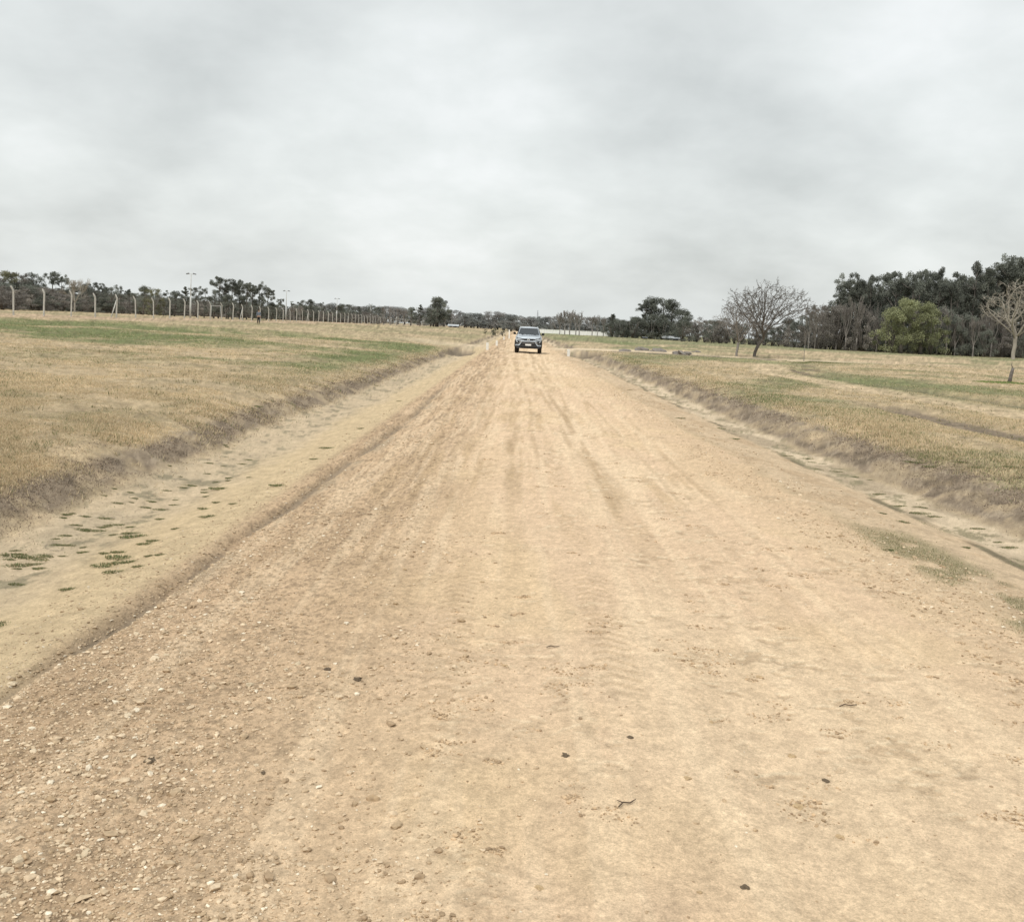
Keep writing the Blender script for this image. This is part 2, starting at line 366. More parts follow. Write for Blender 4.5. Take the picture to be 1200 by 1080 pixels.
M_GREYBARK = noise_mat('grey_bark', (.16,.145,.13), (.26,.235,.21), 8, .95, .3, .03)
M_CONC = noise_mat('weathered_concrete', (.36,.35,.31), (.55,.53,.48), 6, .9, .3, .01)
M_WIRE = noise_mat('galvanised_wire', (.25,.24,.22), (.38,.36,.34), 30, .5, metallic=.4)

# ------------------------------------------------------------------ ground sheet
def build_ground():
    # cells grow with distance from the origin so that near soil is finely modelled
    us = list(np.arange(-.64, .6401, .00135)); a = us[-1]; d = .00135; r_ = []
    while a < 60: d *= 1.06; a += d; r_.append(a)
    us = np.array([-q for q in r_[::-1]]+us+r_)
    v = np.arange(640., 2.2, -1.15); ys = 1.7*917/v
    far = []; a = ys[-1]
    while a < 6000: a *= 1.06; far.append(a)
    back = [-40, -20, -10, -5, -2, -1, 0, .5, 1, 1.4, 1.7, 2.0, 2.2]; back = [b for b in back if b < ys[0]-.05]
    ys = np.array(back+list(ys)+far)
    U, Y = np.meshgrid(us, ys, indexing='ij'); X = U*np.maximum(Y+.6, 2.6)
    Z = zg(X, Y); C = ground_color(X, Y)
    e = .004
    e = np.maximum(.004, .0012*np.abs(Y)); dzx = (zg(X+e, Y)-Z)/e; ey = np.maximum(.004, .004*np.abs(Y)); dzy = (zg(X, Y+ey)-Z)/ey
    NR = np.stack([-dzx, -dzy, np.ones_like(Z)], -1); NR /= np.linalg.norm(NR, axis=-1)[..., None]
    nx, ny = X.shape; idx = np.arange(nx*ny).reshape(nx, ny)
    Fc = np.stack([idx[:-1, :-1], idx[1:, :-1], idx[1:, 1:], idx[:-1, 1:]], -1).reshape(-1, 4)
    V = np.stack([X, Y, Z], -1).reshape(-1, 3); C = C.reshape(-1, 3); NR = NR.reshape(-1, 3); cx = V[Fc, 0].mean(1)
    def piece(name, x0, x1, m, label, cat):
        f = Fc[(cx >= x0) & (cx < x1)]; u, inv = np.unique(f, return_inverse=True)
        me = np_mesh(name, V[u], inv.reshape(-1, 4), 4, C[u], True)
        me.normals_split_custom_set_from_vertices(NR[u].tolist())
        return tag(add_obj(name, me, None, m), label, cat, kind='structure')
    piece('field_left', -1e9, -5.2, G_FIELD, 'dry grass field rising to the fence on the left', 'field')
    piece('ditch_left', -5.2, -2.35, G_ROAD, 'shallow eroded ditch between the left field and the road', 'ditch')
    piece('dirt_road', -2.35, 3.4, G_ROAD, 'pale sandy dirt road with wheel marks running to the horizon', 'dirt road')
    piece('ditch_right', 3.4, 6.2, G_ROAD, 'narrow ditch with pale clay floor right of the road', 'ditch')
    piece('field_right', 6.2, 1e9, G_FIELD, 'flat patchy grass field with a sandy wheel track on the right', 'field')
build_ground()

# ------------------------------------------------------------------ gravel (stuff)
def ico():
    bm = bmesh.new(); bmesh.ops.create_icosphere(bm, subdivisions=1, radius=1); bm.verts.index_update()
    v = np.array([v.co[:] for v in bm.verts]); f = np.array([[w.index for w in q.verts] for q in bm.faces]); bm.free(); return v, f
IV, IF = ico()
def stones(name, x, y, s, cols, label, sink=.25):
    n = len(x); z = zg(x, y)
    V = IV[None]*(1+.75*(RNG.random((n, 12, 1))-.5)) 
    V = V*np.stack([s*(.8+.7*RNG.random(n)), s*(.7+.5*RNG.random(n)), s*(.4+.4*RNG.random(n))], -1)[:, None, :]
    a = RNG.random(n)*6.28; ca, sa = np.cos(a)[:, None], np.sin(a)[:, None]
    Vx = V[..., 0]*ca-V[..., 1]*sa; Vy = V[..., 0]*sa+V[..., 1]*ca
    V = np.stack([Vx+x[:, None], Vy+y[:, None], V[..., 2]+(z+s*sink)[:, None]], -1)
    Fc = IF[None]+12*np.arange(n)[:, None, None]
    me = np_mesh(name, V.reshape(-1, 3), Fc.reshape(-1, 3), 3, np.repeat(cols, 12, 0))
    return tag(add_obj(name, me, None, M_STONE), label, 'gravel', kind='stuff')
def sample_y(n, a, b, p=1.6):
    u = RNG.random(n); q = 1-p
    return (a**q+u*(b**q-a**q))**(1/q)
def scol(n):
    t = RNG.random(n)[:, None]; c = np.array([.36,.26,.16])*(1-t)+np.array([.62,.49,.34])*t
    w = (RNG.random(n) < .06)[:, None]; c = np.where(w, np.array([.70,.61,.47]), c); d = (RNG.random(n) < .12)[:, None]; c = np.where(d, np.array([.34,.245,.155]), c)
    return c
def gravel():
    n = 80000; y = sample_y(n, 2.3, 26, 1.9); x = -2.25+RNG.random(n)**1.35*2.5
    keep = RNG.random(n) < (.25+.75*sst(.42, .6, fbm(x*1.3, y*.9, 3, 58)))*(1-sst(-1.2, .3, x)); keep &= (x > rut_x(y)-.02)
    x, y = x[keep], y[keep]; n = len(x)
    s = np.clip(.0021*np.exp(RNG.normal(0, .62, n)), .0011, .016)*(1+.03*y)*1.25
    stones('gravel', x, y, s, scol(n), 'loose pale gravel scattered along the left side of the road')
    n = 12000; y = sample_y(n, 4, 30, 1.4); x = 2.5+RNG.random(n)*1.45; keep = RNG.random(n) < band(x, 3.25, .35, .5)*(.2+.8*sst(.4, .6, fbm(x*1.3, y*.9, 3, 59)))
    x, y = x[keep], y[keep]; n = len(x); s = np.clip(.0032*np.exp(RNG.normal(0, .5, n)), .002, .016)*(1+.03*y)*1.25
    stones('gravel', x, y, s, scol(n), 'loose gravel on the right shoulder of the road')
    n = 1600; y = sample_y(n, 2.3, 14, 1.7); x = -.4+RNG.random(n)*3.2; s = np.clip(.0022*np.exp(RNG.normal(0, .5, n)), .001, .008)*(1+.05*y)
    stones('gravel', x, y, s, scol(n), 'sparse grit on the packed middle of the road')
    n = 6000; y = sample_y(n, 3.5, 22, 1.5); x = rut_x(y)-.06-RNG.random(n)**2*.7; s = np.clip(.0028*np.exp(RNG.normal(0, .5, n)), .0015, .012)*(1+.04*y)
    stones('gravel', x, y, s, scol(n)*.85, 'washed gravel in the erosion gully beside the left ditch')
gravel()
def crumbs():
    g = np.random.default_rng(12); m = 150; cy = sample_y(m*3, 2.4, 13, 1.4); cx = -.3+g.random(m*3)*3.2; k = fbm(cx*1.3, cy*1.5, 3, 14) > .47; cx, cy = cx[k][:m], cy[k][:m]; m = len(cx)
    n_ = g.integers(15, 70, m); idx = np.repeat(np.arange(m), n_); n = len(idx); rr = (.02+.05*g.random(m))[idx]; a = g.random(n)*6.28; q = np.where(g.random(n) < .6, 1+.25*g.normal(size=n), g.random(n))
    x = cx[idx]+np.cos(a)*rr*q*1.3; y = cy[idx]+np.sin(a)*rr*q*.8; s_ = np.clip(.0024*np.exp(g.normal(0, .6, n)), .001, .009)*(1+.03*y)
    c = np.array([.50, .36, .225])*(.55+.6*g.random(n))[:, None]; stones('soil_crumbs', x, y, s_, c, 'fine crumbs of dry earth kicked up in small scuffs on the road')
crumbs()

# ------------------------------------------------------------------ grass (stuff)
def blades(name, x, y, h, w, cols, label, lean=.6):
    n = len(x); z = zg(x, y)-.004
    a = RNG.random(n)*6.28; dx, dy = np.cos(a)*w, np.sin(a)*w
    b = RNG.random(n)*6.28; l = RNG.random(n)*lean*h
    P0 = np.stack([x-dx, y-dy, z], -1); P1 = np.stack([x+dx, y+dy, z], -1); P2 = np.stack([x+np.cos(b)*l, y+np.sin(b)*l, z+h*(.75+.25*RNG.random(n))], -1)
    V = np.stack([P0, P1, P2], 1).reshape(-1, 3); Fc = np.arange(3*n).reshape(n, 3)
    me = np_mesh(name, V, Fc, 3, np.repeat(cols, 3, 0))
    return tag(add_obj(name, me, None, M_GRASS), label, 'grass', kind='stuff')
def dry(n, dark=0):
    t = RNG.random(n)[:, None]; c = np.array([.46,.36,.225])*(1-t)+np.array([.84,.69,.46])*t
    return c*(1-dark)
def inview(x, y, m=.08): return (np.abs(x/y+.0) < .56+m)
def grass():
    n = 420000; y = sample_y(n, 6, 75, 1.55); r = RNG.random(n); x = -4.6-r*(.60*y-3.7)
    n1 = fbm(x/1.2, y/1.5, 4, 71, .6); keep = (x < -4.5)&inview(x, y)&(RNG.random(n) < .25+.9*sst(.35, .6, n1))&(RNG.random(n) < sst(4.6, 5.1, -wig(x, y)))
    x, y, n1 = x[keep], y[keep], n1[keep]; n = len(x)
    h = (.012+.034*RNG.random(n)*sst(.3, .7, n1))*(1+.006*y); w = .0014+.00036*y
    c = dry(n); n3 = fbm(x/3., y/4., 5, 31, .6); n2 = fbm(x/14., y/18., 4, 33)
    c = c*(1-.15*sst(.45,.68,n3))[:, None]
    gm = green_left(x, y, n3, n2)
    g = np.array([.21,.235,.105])*(.7+.7*RNG.random(n))[:, None]; sel = RNG.random(n) < gm*.75+.03+.12*sst(.60, .70, fbm(x*.9, y*.5, 4, 38, .6)); c = np.where(sel[:, None], g, c)
    blades('dry_grass', x, y, h, w, c, 'short dry straw coloured grass over the left field')
    n = 330000; y = sample_y(n, 8, 85, 1.45); x = 5.9+RNG.random(n)*(.60*y-4.6)
    keep = inview(x, y)&(RNG.random(n) < sst(5.7, 6.8, wig(x, y))); n1 = fbm(x/1.2, y/1.5, 4, 72, .6)
    trk = band(x, track_x(y), .7, .7)*1.15*sst(12, 18, y)+band(x, track_x(y)+2, .4, .6)*.6+band(x, 9.6, .3, .4)*sst(13, 16, y)*(1-sst(22, 26, y))
    trk = trk+band(x, 12, 9, 2)*band(y, 86, 3, 1)+band(x, 24, 7, 3)*band(y-.12*(x-20), 82.5, 1.6, .5)+band(x, 17, 8, 2)*band(y, 79, 2.2, 1)*.7
    keep &= (RNG.random(n) < (.25+.9*sst(.35, .6, n1))*(1-np.clip(trk, 0, 1)))
    x, y, n1 = x[keep], y[keep], n1[keep]; n = len(x)
    h = (.012+.036*RNG.random(n)*sst(.3, .7, n1)+.05*np.exp(-((x-6.8)/.8)**2)*RNG.random(n))*(1+.005*y); w = .0014+.00036*y
    c = dry(n, .08); gR = green_right(x, y); g = np.array([.22,.235,.115])*(.7+.7*RNG.random(n))[:, None]
    sel = RNG.random(n) < gR*.55+.12; c = np.where(sel[:, None], g, c)
    blades('dry_grass', x, y, h, w, c, 'short patchy straw and green grass over the right field')
    # dead flattened grass on the banks
    n = 110000; y = sample_y(n, 5.5, 50, 1.5); sd = RNG.random(n) < .5; x = np.where(sd, -4.7+RNG.normal(0, .24, n), 6.1+RNG.normal(0, .34, n))
    keep = RNG.random(n) < sst(.35, .55, fbm(x*2, y*1.2, 3, 73)); x, y = x[keep], y[keep]; n = len(x)
    c = np.array([.26,.205,.155])*(.4+1.7*RNG.random(n)**1.5)[:, None]
    blades('dead_grass', x, y, (.010+.022*RNG.random(n)), .0013+.0003*y, c, 'matted grey brown dead grass on the ditch banks', 1.6)
    n = 70000; y = sample_y(n, 5.5, 60, 1.45); sd = RNG.random(n) < .5; x = np.where(sd, -5.05+RNG.normal(0, .38, n), 6.75+RNG.normal(0, .42, n))
    keep = fbm(x*2.6, y*1.6, 3, 77) > .52; x, y = x[keep], y[keep]; n = len(x); c = dry(n)*.85; g = RNG.random(n) < .22; c[g] = np.array([.20, .205, .11])
    blades('bank_grass', x, y, (.03+.055*RNG.random(n)**1.5), .0015+.00036*y, c, 'longer straw tufts hanging over the tops of the ditch banks', 1.1)
    n = 60000; y = sample_y(n, 8, 74, 1.5); x = (RNG.random(n)*2-1)*.6*y; keep = ((x < -5.6)|(x > 6.8))&(fbm(x*2.4, y*1.5, 4, 29, .6) > .625); x, y = x[keep], y[keep]; n = len(x)
    c = np.where((RNG.random(n) < .6)[:, None], np.array([.19, .185, .09]), np.array([.36, .28, .17]))*(.6+.8*RNG.random(n))[:, None]
    blades('field_tufts', x, y, (.03+.07*RNG.random(n)**1.5), .0018+.0004*y, c, 'darker coarse tufts dotted through the dry fields', 1.0)
    n = 14000; y = 4.3+RNG.random(n)*5; x = 3.55+RNG.normal(0, .19, n); keep = (RNG.random(n) < sst(4.2, 5.4, y)*(1-sst(8.2, 9.4, y)))&(RNG.random(n) < sst(.36, .56, fbm(x*3, y*3, 3, 66))); x, y = x[keep], y[keep]; n = len(x)
    c = np.where((RNG.random(n) < .45)[:, None], np.array([.22,.22,.11]), np.array([.50,.42,.28]))*(.7+.6*RNG.random(n))[:, None]
    blades('shoulder_grass', x, y, .008+.02*RNG.random(n), .0012+.0003*y, c, 'low grey green grass on the right shoulder of the road', 1.0)
    # sparse creeping green in the clay ditch
    n = 16000; y = sample_y(n, 5.5, 40, 1.4); sd = RNG.random(n) < .5; x = np.where(sd, -3.8+(RNG.random(n)-.5)*.9, 4.75+(RNG.random(n)-.5)*.55)
    keep = fbm(x*3.5, y*2.2, 3, 75) > .60; x, y = x[keep], y[keep]; n = len(x)
    c = np.array([.20,.21,.10])*(.5+.9*RNG.random(n))[:, None]
    blades('creeping_weeds', x, y, .007+.010*RNG.random(n), .0014+.0003*y, c, 'thin creeping green growth on the ditch floors', 1.8)
grass()

# weed clumps, one by one
def clump_mesh(seed, n=300, r=.08, h=.024, base=(.16,.18,.085)):
    g = np.random.default_rng(seed); a = g.random(n)*6.28; q = np.sqrt(g.random(n))*r; x = np.cos(a)*q*1.5; y = np.sin(a)*q*.7
    hh = h*(.35+.65*g.random(n))*(1-.6*q/r); b = g.random(n)*6.28; w = .0035
    P0 = np.stack([x-w*np.sin(b), y+w*np.cos(b), 0*x-.004], -1); P1 = np.stack([x+w*np.sin(b), y-w*np.cos(b), 0*x-.004], -1)
    P2 = np.stack([x+np.cos(b)*hh*.9, y+np.sin(b)*hh*.9, hh], -1)
    c = np.array(base)*(.55+.9*g.random(n))[:, None]; dr = g.random(n) < .2; c[dr] = (.30, .25, .13)
    me = np_mesh('weed_clump', np.stack([P0, P1, P2], 1).reshape(-1, 3), np.arange(3*n).reshape(n, 3), 3, np.repeat(c, 3, 0)); me.materials.append(M_GRASS); return me
CM = [clump_mesh(i) for i in range(4)]
WL = [(345,795,1),(400,800,1),(270,820,.7),(675,710,1),(685,750,.7),(795,608,1),(940,622,2),(920,680,.7),(870,707,1),(890,738,1.1),(745,790,.5),(585,823,1.6),(560,810,1),(620,855,.9),(655,842,.8),(510,890,.9),(450,895,.7),(520,915,2),(485,940,1.9),(555,930,.9),(500,972,1.1),(590,950,.6),(240,860,.7),(290,860,.7),(60,905,1.9),(180,905,1),(150,918,1.3),(60,945,1.3),(145,940,.8),(300,1045,.8),(360,890,.7),(700,630,.7),(630,675,.8),(1020,518,.9),(1045,500,.9),(450,748,1),(480,775,1),(635,905,.5),(680,900,.5),(990,685,.6)]
WL = [(x/3.6, 400+y/3.6, s) for x, y, s in WL]+[(388,525,2.4),(371,538,1),(329,569,1.4),(300,476,3),(2,732,1.3),(425,502,1),(470,470,1.2),(440,452,1)]
WL += [(float(a), float(b), float(c)) for a, b, c in zip(np.random.default_rng(5).uniform(5, 300, 46), np.random.default_rng(6).uniform(0, 1, 46), np.random.default_rng(8).uniform(.35, .8, 46)) for b in [655-(a)*.46+(b-.35)*62]]
WR = [(75,303,1.4),(165,315,1.4),(180,330,1),(210,360,.7),(290,370,1.1),(365,393,.8),(430,405,.7),(470,465,1),(560,515,1),(640,520,1),(650,545,1.5),(710,560,1),(475,545,.7),(560,580,1),(500,700,.8),(830,690,.7),(1020,690,1.1),(975,668,.7),(885,610,.9),(830,330,2.4),(900,352,1.6),(1040,350,1.6),(620,330,3.2),(700,350,2.2)]
WR = [(900+x/3.6, 450+y/3.6, s) for x, y, s in WR]+[(796,490,1.6),(842,502,2.2),(858,514,1.6),(775,465,1.5),(737,457,1.2)]
for i, (px, py, s) in enumerate(WL+WR):
    p = ground_at(px, py); me = CM[i % 4]; o = add_obj('weed_clump', me)
    o.location = p; o.rotation_euler = (0, 0, (i*1.7) % .9-.45); s = min(s, 1.7); o.scale = (s*.85, s*.8, .6+.35*s)
    big = s > 1.4
    if i < len(WL): tag(o, ('wider green weed mat' if big else 'small green weed tuft')+' on the pale floor of the left ditch' if p.x > -4.6 else 'green weed tuft in the dry grass above the left ditch', 'weed', 'weeds along the left ditch')
    else: tag(o, ('wider dark weed mat' if big else 'small dark weed tuft')+' beside the right ditch' if p.x < 5.6 else 'green grassy tuft on top of the right ditch bank', 'weed', 'weeds along the right ditch')

# clods, bigger stones and sticks lying on the road
def lump(seed, c1, flat=.5, sub=3, rough=.35):
    bm = bmesh.new(); bmesh.ops.create_icosphere(bm, subdivisions=sub, radius=1); g = random.Random(seed); off = g.random()*50
    co = np.array([v.co[:] for v in bm.verts]); d = fbm(co[:, 0]*1.6+off+co[:, 2], co[:, 1]*1.6+off-co[:, 2], 4, 5, .6)
    for v, k in zip(bm.verts, d): v.co *= 1+rough*4*(k-.5); v.co.z *= flat
    me = bpy.data.meshes.new('lump'); bm.to_mesh(me); bm.free()
    a = me.color_attributes.new('Col', 'FLOAT_COLOR', 'POINT'); cc = np.ones((len(me.vertices), 4), np.float32); cc[:, :3] = np.array(c1)*(.7+.6*d)[:, None]; a.data.foreach_set('color', cc.ravel())
    me.materials.append(M_STONE); return me
CL = [(384,784,9,'dark'),(418,796,10,'dark'),(175,891,12,'dark'),(285,861,8,'dark'),(663,885,9,'dark'),(738,864,9,'dark'),(968,915,8,'dark'),(928,885,14,'tan'),(806,912,13,'tan'),(632,1040,15,'tan'),(834,846,10,'tan'),(984,980,14,'tan'),(935,945,16,'tan'),(1040,865,9,'tan'),(890,793,10,'tan'),(474,667,8,'tan'),(565,682,8,'tan'),(592,780,9,'tan'),(873,1040,9,'dark'),(820,1045,12,'tan'),(308,905,6,'dark')]
for i, (px, py, w, k) in enumerate(CL):
    p = ground_at(px, py); o = add_obj('soil_clod', lump(i, (.12,.09,.06) if k == 'dark' else (.40,.29,.17), .45, 3, .5)); s = w/F*p.y*.5*(1 if k == 'dark' else .62)
    o.location = p+Vector((0, 0, s*.05)); o.scale = (s, s, s*.8); o.rotation_euler = (0, 0, i*2.1)
    tag(o, 'dark crumbled clod lying on the pale sandy road' if k == 'dark' else 'tan lump of dried earth scuffed up on the road', 'soil clod', 'dark clods on the road' if k == 'dark' else 'tan earth lumps on the road')
ST = [(150,838,13),(293,803,14),(182,772,15),(195,768,9),(122,798,11),(300,897,9),(170,953,15),(84,957,11),(55,940,9),(20,1008,22),(8,1020,18),(22,983,13),(76,990,14),(100,1000,17),(92,1003,9),(321,1013,9),(145,1040,9),(335,785,9),(350,778,10),(262,840,10),(235,876,9),(190,838,8),(60,872,10),(40,880,11),(75,880,8),(96,870,8),(212,812,9),(118,1024,8),(30,1045,7),(222,742,8),(246,728,8),(286,702,8),(199,723,9),(14,802,14),(160,743,8),(5,1050,14),(268,960,7),(180,1016,7),(220,990,7),(1120,712,7),(1022,596,6),(985,575,5),(1004,590,6),(1046,610,6)]
for i, (px, py, w) in enumerate(ST):
    p = ground_at(px, py); g = random.Random(i); t = g.random()
    o = add_obj('stone', lump(100+i, (.46+.14*t,.37+.12*t,.25+.1*t), .55, 2, .4)); s = w/F*p.y*.42
    o.location = p+Vector((0, 0, s*.12)); o.scale = (s, s*.8, s*.8); o.rotation_euler = (g.uniform(-.3, .3), g.uniform(-.3, .3), g.random()*6)
    right = px > 900
    tag(o, 'pale stone on the right shoulder of the road' if right else ('larger pale cream stone among the gravel on the left side of the road' if w >= 13 else 'small pale stone among the gravel on the left side of the road'), 'stone', 'stones on the right shoulder' if right else 'stones on the left side of the road')
M_STICK = noise_mat('weathered_stick', (.07,.05,.035), (.14,.10,.07), 30)
for i, (px, py, l, a, lab) in enumerate([(994,828,.05,.15,'short dark straight stick on the right half of the road'),(735,943,.045,.5,'thin bent twig lying on the middle of the road'),(648,759,.035,.05,'small dark twig beside a scuffed ring on the road')]):
    p = ground_at(px, py); mb = MB(); r = .0028
    mb.tube([(-l, -.01, .008), (-l*.3, .008, .010), (l*.2, -.004, .009), (l, .012, .007)], [r*.8, r, r, r*.5], 6)
    if i == 1: mb.tube([(-l*.3, .008, .009), (-l*.55, .02, .012), (-l*.5, .032, .008)], [r*.7, r*.6, r*.4], 5)
    o = mb.build('twig', M_STICK); o.location = p; o.rotation_euler = (0, 0, a); tag(o, lab, 'twig')

# ------------------------------------------------------------------ trees
def leaf_cloud(g, centers, radii, n_each, size, cols, flat=.8, shell=.5, droop=0):
    Vs = []; Cs = []
    for (c, r, nn, cc) in zip(centers, radii, n_each, cols):
        d = g.normal(size=(nn, 3)); d /= np.linalg.norm(d, axis=1)[:, None]; q = (shell+(1-shell)*g.random(nn))[:, None]**.6*(.75+.5*g.random((nn, 1)))
        p = np.array(c)+d*q*r*np.array([1, 1, flat])
        a = g.normal(size=(nn, 3)); a /= np.linalg.norm(a, axis=1)[:, None]; b = np.cross(a, g.normal(size=(nn, 3))); b /= np.linalg.norm(b, axis=1)[:, None]
        s = size*(.5+g.random(nn))[:, None]; a = a*s; b = b*s*.55; a[:, 2] -= droop*size
        Vs.append(np.stack([p-a, p-b, p+a, p+b], 1)); Cs.append(np.array(cc)*(.65+.7*g.random(nn))[:, None])
    V = np.concatenate(Vs); C = np.concatenate(Cs); n = len(V)
    return V.reshape(-1, 3), np.arange(4*n).reshape(n, 4), np.repeat(C, 4, 0)
class Proto: pass
def make_leafy(seed, kind, pal):
    """unit height tree: trunk mesh + crown mesh"""
    g = np.random.default_rng(seed); r = random.Random(seed); mb = MB(); cs = []; rs = []; ns = []; cl = []
    def shade(k=1.0):
        t = r.random(); a, b = pal; f = r.uniform(.7, 1.3)*k; return [(a[i]*(1-t)+b[i]*t)*f for i in range(3)]
    lean = Vector((r.uniform(-.05, .05), r.uniform(-.05, .05), 0))
    if kind == 'euc':
        top = .86; pts = [Vector((0, 0, 0))]+[Vector((lean.x*t*1.5+r.uniform(-.012, .012), lean.y*t*1.5, t)) for t in (.15, .3, .45, .6, .74, top)]
        mb.tube([(0, 0, -.02)]+pts[1:], [.022, .018, .016, .013, .011, .008, .004], 7)
        for k in range(10):
            t = r.uniform(.38, .84); i = min(5, int(t/.15)); b = pts[i].lerp(pts[min(i+1, 6)], .5); a = k*2.4+r.random(); L_ = r.uniform(.10, .24)*(1.25-t*.6)
            e = b+Vector((math.cos(a)*L_, math.sin(a)*L_, r.uniform(.06, .16))); mb.tube([b, b.lerp(e, .5)+Vector((0, 0, -.012)), e], [.007, .005, .002], 5)
            for q in range(3):
                c = e+Vector((r.gauss(0, .035), r.gauss(0, .035), r.gauss(0.01, .035))); cs.append(c); rs.append(r.uniform(.035, .07)); ns.append(95); cl.append(shade())
        for q in range(5): cs.append(pts[-1]+Vector((r.gauss(0, .04), r.gauss(0, .04), r.uniform(-.04, .10)))); rs.append(r.uniform(.035, .065)); ns.append(100); cl.append(shade())
        V = leaf_cloud(g, cs, rs, [int(n*1.7) for n in ns], .0085, cl, .85, .15, .3)
    elif kind == 'dense':
        mb.tube([(0, 0, -.02), (lean.x*.3, lean.y*.3, .2), (lean.x, lean.y, .5), (lean.x, lean.y, .8)], [.035, .028, .018, .005], 7)
        for k in range(42):
            t = r.random(); zz = .16+.74*t; w = (.13+.27*math.sin(math.pi*min(1, (t*.9+.13))**.8)); a = r.random()*6.28; q = w*math.sqrt(r.random())
            cs.append(Vector((lean.x+math.cos(a)*q, lean.y+math.sin(a)*q, zz))); rs.append(r.uniform(.06, .11)); ns.append(130); cl.append(shade())
            if k % 4 == 0: mb.tube([(lean.x*.5, lean.y*.5, max(.15, zz-.2)), cs[-1]], [.008, .003], 5)
        V = leaf_cloud(g, cs, rs, [int(n*1.6) for n in ns], .0110, cl, .8, .3)
    elif kind == 'conifer':
        mb.tube([(0, 0, -.02), (0, 0, .5), (lean.x, lean.y, .97)], [.025, .016, .003], 7)
        for k in range(46):
            t = r.random()**.8; zz = .12+.84*t; L_ = .26*(1-t)**.75+.025; a = k*2.4; e = Vector((math.cos(a)*L_*r.uniform(.7, 1.15), math.sin(a)*L_, zz+.03)); b = Vector((0, 0, zz-.03)); mb.tube([b, e], [.006, .002], 4)
            for q in (.45, .75, 1): cs.append(b.lerp(e, q)); rs.append(.028+.03*(1-t)); ns.append(38); cl.append(shade())
        V = leaf_cloud(g, cs, rs, [int(n*1.5) for n in ns], .0095, cl, .6, .2)
    elif kind == 'bush':
        for k in range(7):
            a = r.random()*6.28; mb.tube([(0, 0, -.02), (math.cos(a)*.1, math.sin(a)*.1, .3), (math.cos(a)*.3, math.sin(a)*.3, .75)], [.02, .012, .004], 5)
        for k in range(34):
            a = r.random()*6.28; t = r.random(); q = .52*math.sqrt(r.random())*(1-.5*t*t); cs.append(Vector((math.cos(a)*q, math.sin(a)*q, .03+.85*t))); rs.append(r.uniform(.07, .13)); ns.append(85); cl.append(shade())
        V = leaf_cloud(g, cs, rs, [int(n*2.0) for n in ns], .0135, cl, .8, .1)
    P = Proto(); P.trunk = mb.mesh('trunk'); P.crown = np_mesh('crown', V[0], V[1], 4, V[2]); P.crown.materials.append(M_LEAF)
    ze = np.percentile(V[0][:, 2], 99.6); P.k = 1/ze; P.trunk.materials.append(M_BARK); P.name = {'euc':'eucalyptus_tree','dense':'broadleaf_tree','conifer':'conifer_tree','bush':'bush'}[kind]
    P.sub = 'crown'; return P
def make_bare(seed, height=1, fork=.22, spread=.62, depth=6, r0=.028, tip=.0022, up=.12, barkm=None, nch=(2, 3), lenk=.78, lean=(0, 0), first=.30, cap=1.0):
    r = random.Random(seed); tb = MB(); bb = MB()
    def grow(p, d, L_, rad, dep):
        e = p; pts = [p]; dd = d.copy(); rr = [rad]
        for i in range(2):
            dd = (dd+Vector((r.gauss(0, .09), r.gauss(0, .09), r.gauss(0, .05)+up*.5))).normalized(); e = e+dd*L_/2; pts.append(e); rr.append(max(tip, rad*(1-.16*(i+1))))
        bb.tube(pts, rr, 5 if dep > 3 else (4 if dep > 1 else 3), False)
        if dep == 0: return
        n = r.choice(nch) if dep > 1 else 3
        for k in range(n):
            ax = dd.orthogonal().normalized(); ax.rotate(Quaternion(dd, r.random()*6.28)); nd = dd.copy(); ang = (.18 if k == 0 else spread)*r.uniform(.7, 1.25); nd.rotate(Quaternion(ax, ang))
            if nd.z < -.1: nd.z = abs(nd.z)*.3
            nd.normalize(); q = e if k < 2 else pts[1]
            grow(q, nd, L_*lenk*r.uniform(.8, 1.15), max(tip, rr[-1]*(.85 if k == 0 else .68)), dep-1)
    b0 = Vector((0, 0, 0)); t1 = Vector((lean[0]*fork, lean[1]*fork, fork))
    tb.tube([(0, 0, -.03), (0.0, 0, .01), t1*.5+Vector((.006, 0, 0)), t1], [r0*1.7, r0*1.25, r0*1.05, r0], 8)
    n0 = 4 if fork < .4 else 3
    for k in range(n0):
        a = k*6.28/n0+r.uniform(-.3, .3); s = spread*(.25 if k == 0 else 1.0); d = Vector((math.cos(a)*math.sin(s), math.sin(a)*math.sin(s), math.cos(s))); grow(t1-Vector((0, 0, .03*k*fork)), d, first*r.uniform(.85, 1.1), r0*(.75 if k == 0 else .6), depth)
    P = Proto(); P.trunk = tb.mesh('trunk'); P.crown = bb.mesh('branches'); ze = max(v[2] for v in bb.v); P.k = 1/ze
    P.w = max(math.hypot(v[0], v[1]) for v in bb.v)*P.k
    P.trunk.materials.append(barkm or M_GREYBARK); P.crown.materials.append(barkm or M_GREYBARK); P.name = 'bare_tree'; P.sub = 'branches'; return P
